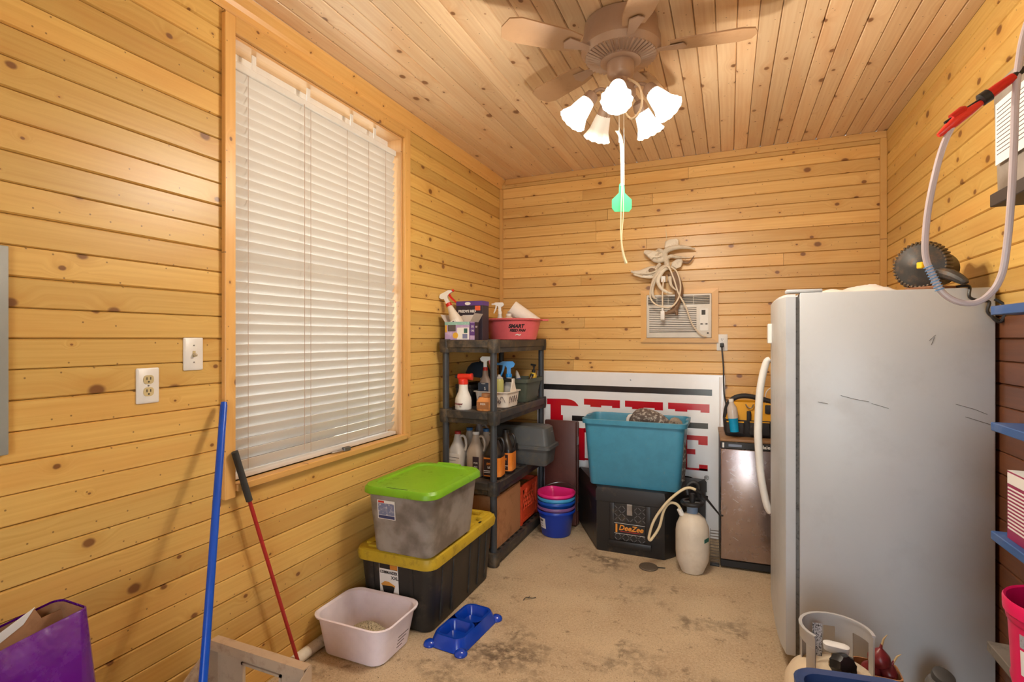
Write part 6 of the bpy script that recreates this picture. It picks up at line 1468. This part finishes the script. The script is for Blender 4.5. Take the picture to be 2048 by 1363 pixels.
f3 = lambda x, y: (0.022 + 0.010 * math.sin(y * 23), 0, 0)
MB().loft([bring(0, 0.125, 0.205, 0.05, f0), bring(0.03, 0.15, 0.235, 0.06, f0), bring(0.25, 0.155, 0.245, 0.06, f1), bring(0.55, 0.128, 0.252, 0.05, f3), bring(0.755, 0.060, 0.230, 0.022, f2),
           bring(0.757, 0.057, 0.227, 0.020, f2), bring(0.55, 0.123, 0.247, 0.045, f3), bring(0.47, 0.11, 0.22, 0.045, f3)]).build('bag_body', PUR, fb_, ang=50)
MB().loft([bring(0.474, 0.111, 0.221, 0.045, f3), bring(0.55, 0.1205, 0.2445, 0.044, f3), bring(0.752, 0.0555, 0.2255, 0.019, f2)], cap0=False, cap1=False).build('bag_lining', PURI, fb_, ang=50)
MB().prism([(-0.20, 0.71), (0.09, 0.737), (0.172, 0.778), (0.186, 0.748), (0.242, 0.752), (0.235, 0.62), (-0.20, 0.62)], 0.004, 0.007, 'x').build('torn_flap', PURI, fb_, ang=0)
MB().prism([(-0.20, 0.73), (-0.20, 0.70), (0.09, 0.722), (0.15, 0.752), (0.172, 0.782), (0.09, 0.746)], 0.0075, 0.0095, 'x').build('white_tear_edge', PAPER, fb_, ang=0)
fp = MB()
A = [2 * PI * i / 20 for i in range(20)]
fp.prism([(-0.02 + 0.10 * math.cos(a), 0.50 + 0.085 * math.sin(a)) for a in A], 0.142, 0.156, 'x')
fp.build('round_print', PURD, fb_, ang=30)
pwx = MB().prism([(0.17, 0.30), (0.222, 0.30), (0.222, 0.50), (0.195, 0.44)], 0.1470, 0.160, 'x').build('white_print', PAPER, fb_, ang=0)
# ---- loose grit on the concrete
gr_ = MB(); rg = random.Random(21)
for i in range(1600):
    x, y = rg.uniform(-1.3, 0.2), rg.uniform(1.45, 3.4)
    if i < 250: x, y = rg.uniform(-1.74, -1.25), rg.uniform(1.45, 1.85)
    s = rg.uniform(0.0012, 0.0034); a = rg.uniform(0, 6.28); c_, s_ = math.cos(a) * s, math.sin(a) * s
    gr_.add([(x + c_, y + s_, 0.0002), (x - s_, y + c_, 0.0002), (x - c_ * 0.8, y - s_ * 0.8, 0.0002), (x, y, s * 0.9)], [(0, 1, 3), (1, 2, 3), (2, 0, 3), (0, 2, 1)])
tag(gr_.build('floor_grit', plastic('grit', (88, 72, 56), 0.9, dirt=(220, 206, 180), dscale=40, damt=1.0, lo=0.5, hi=0.52), ang=0), 'loose dark and pale grit scattered over the concrete floor', 'grit', kind='stuff')
tw = thing('dry_twig', 'small dark dry twig lying on the concrete floor', 'twig', (-1.03, 2.62, 0.003), rz=0.6)
MB().tube([(0, 0, 0), (0.02, 0.012, 0.008), (0.05, 0.005, 0.004), (0.075, 0.015, 0.0)], 0.0022, 5, smooth=3).build('stem', BLACK, tw)
MB().tube([(0.03, 0.01, 0.006), (0.045, 0.03, 0.004)], 0.0015, 5).build('branch', BLACK, tw)
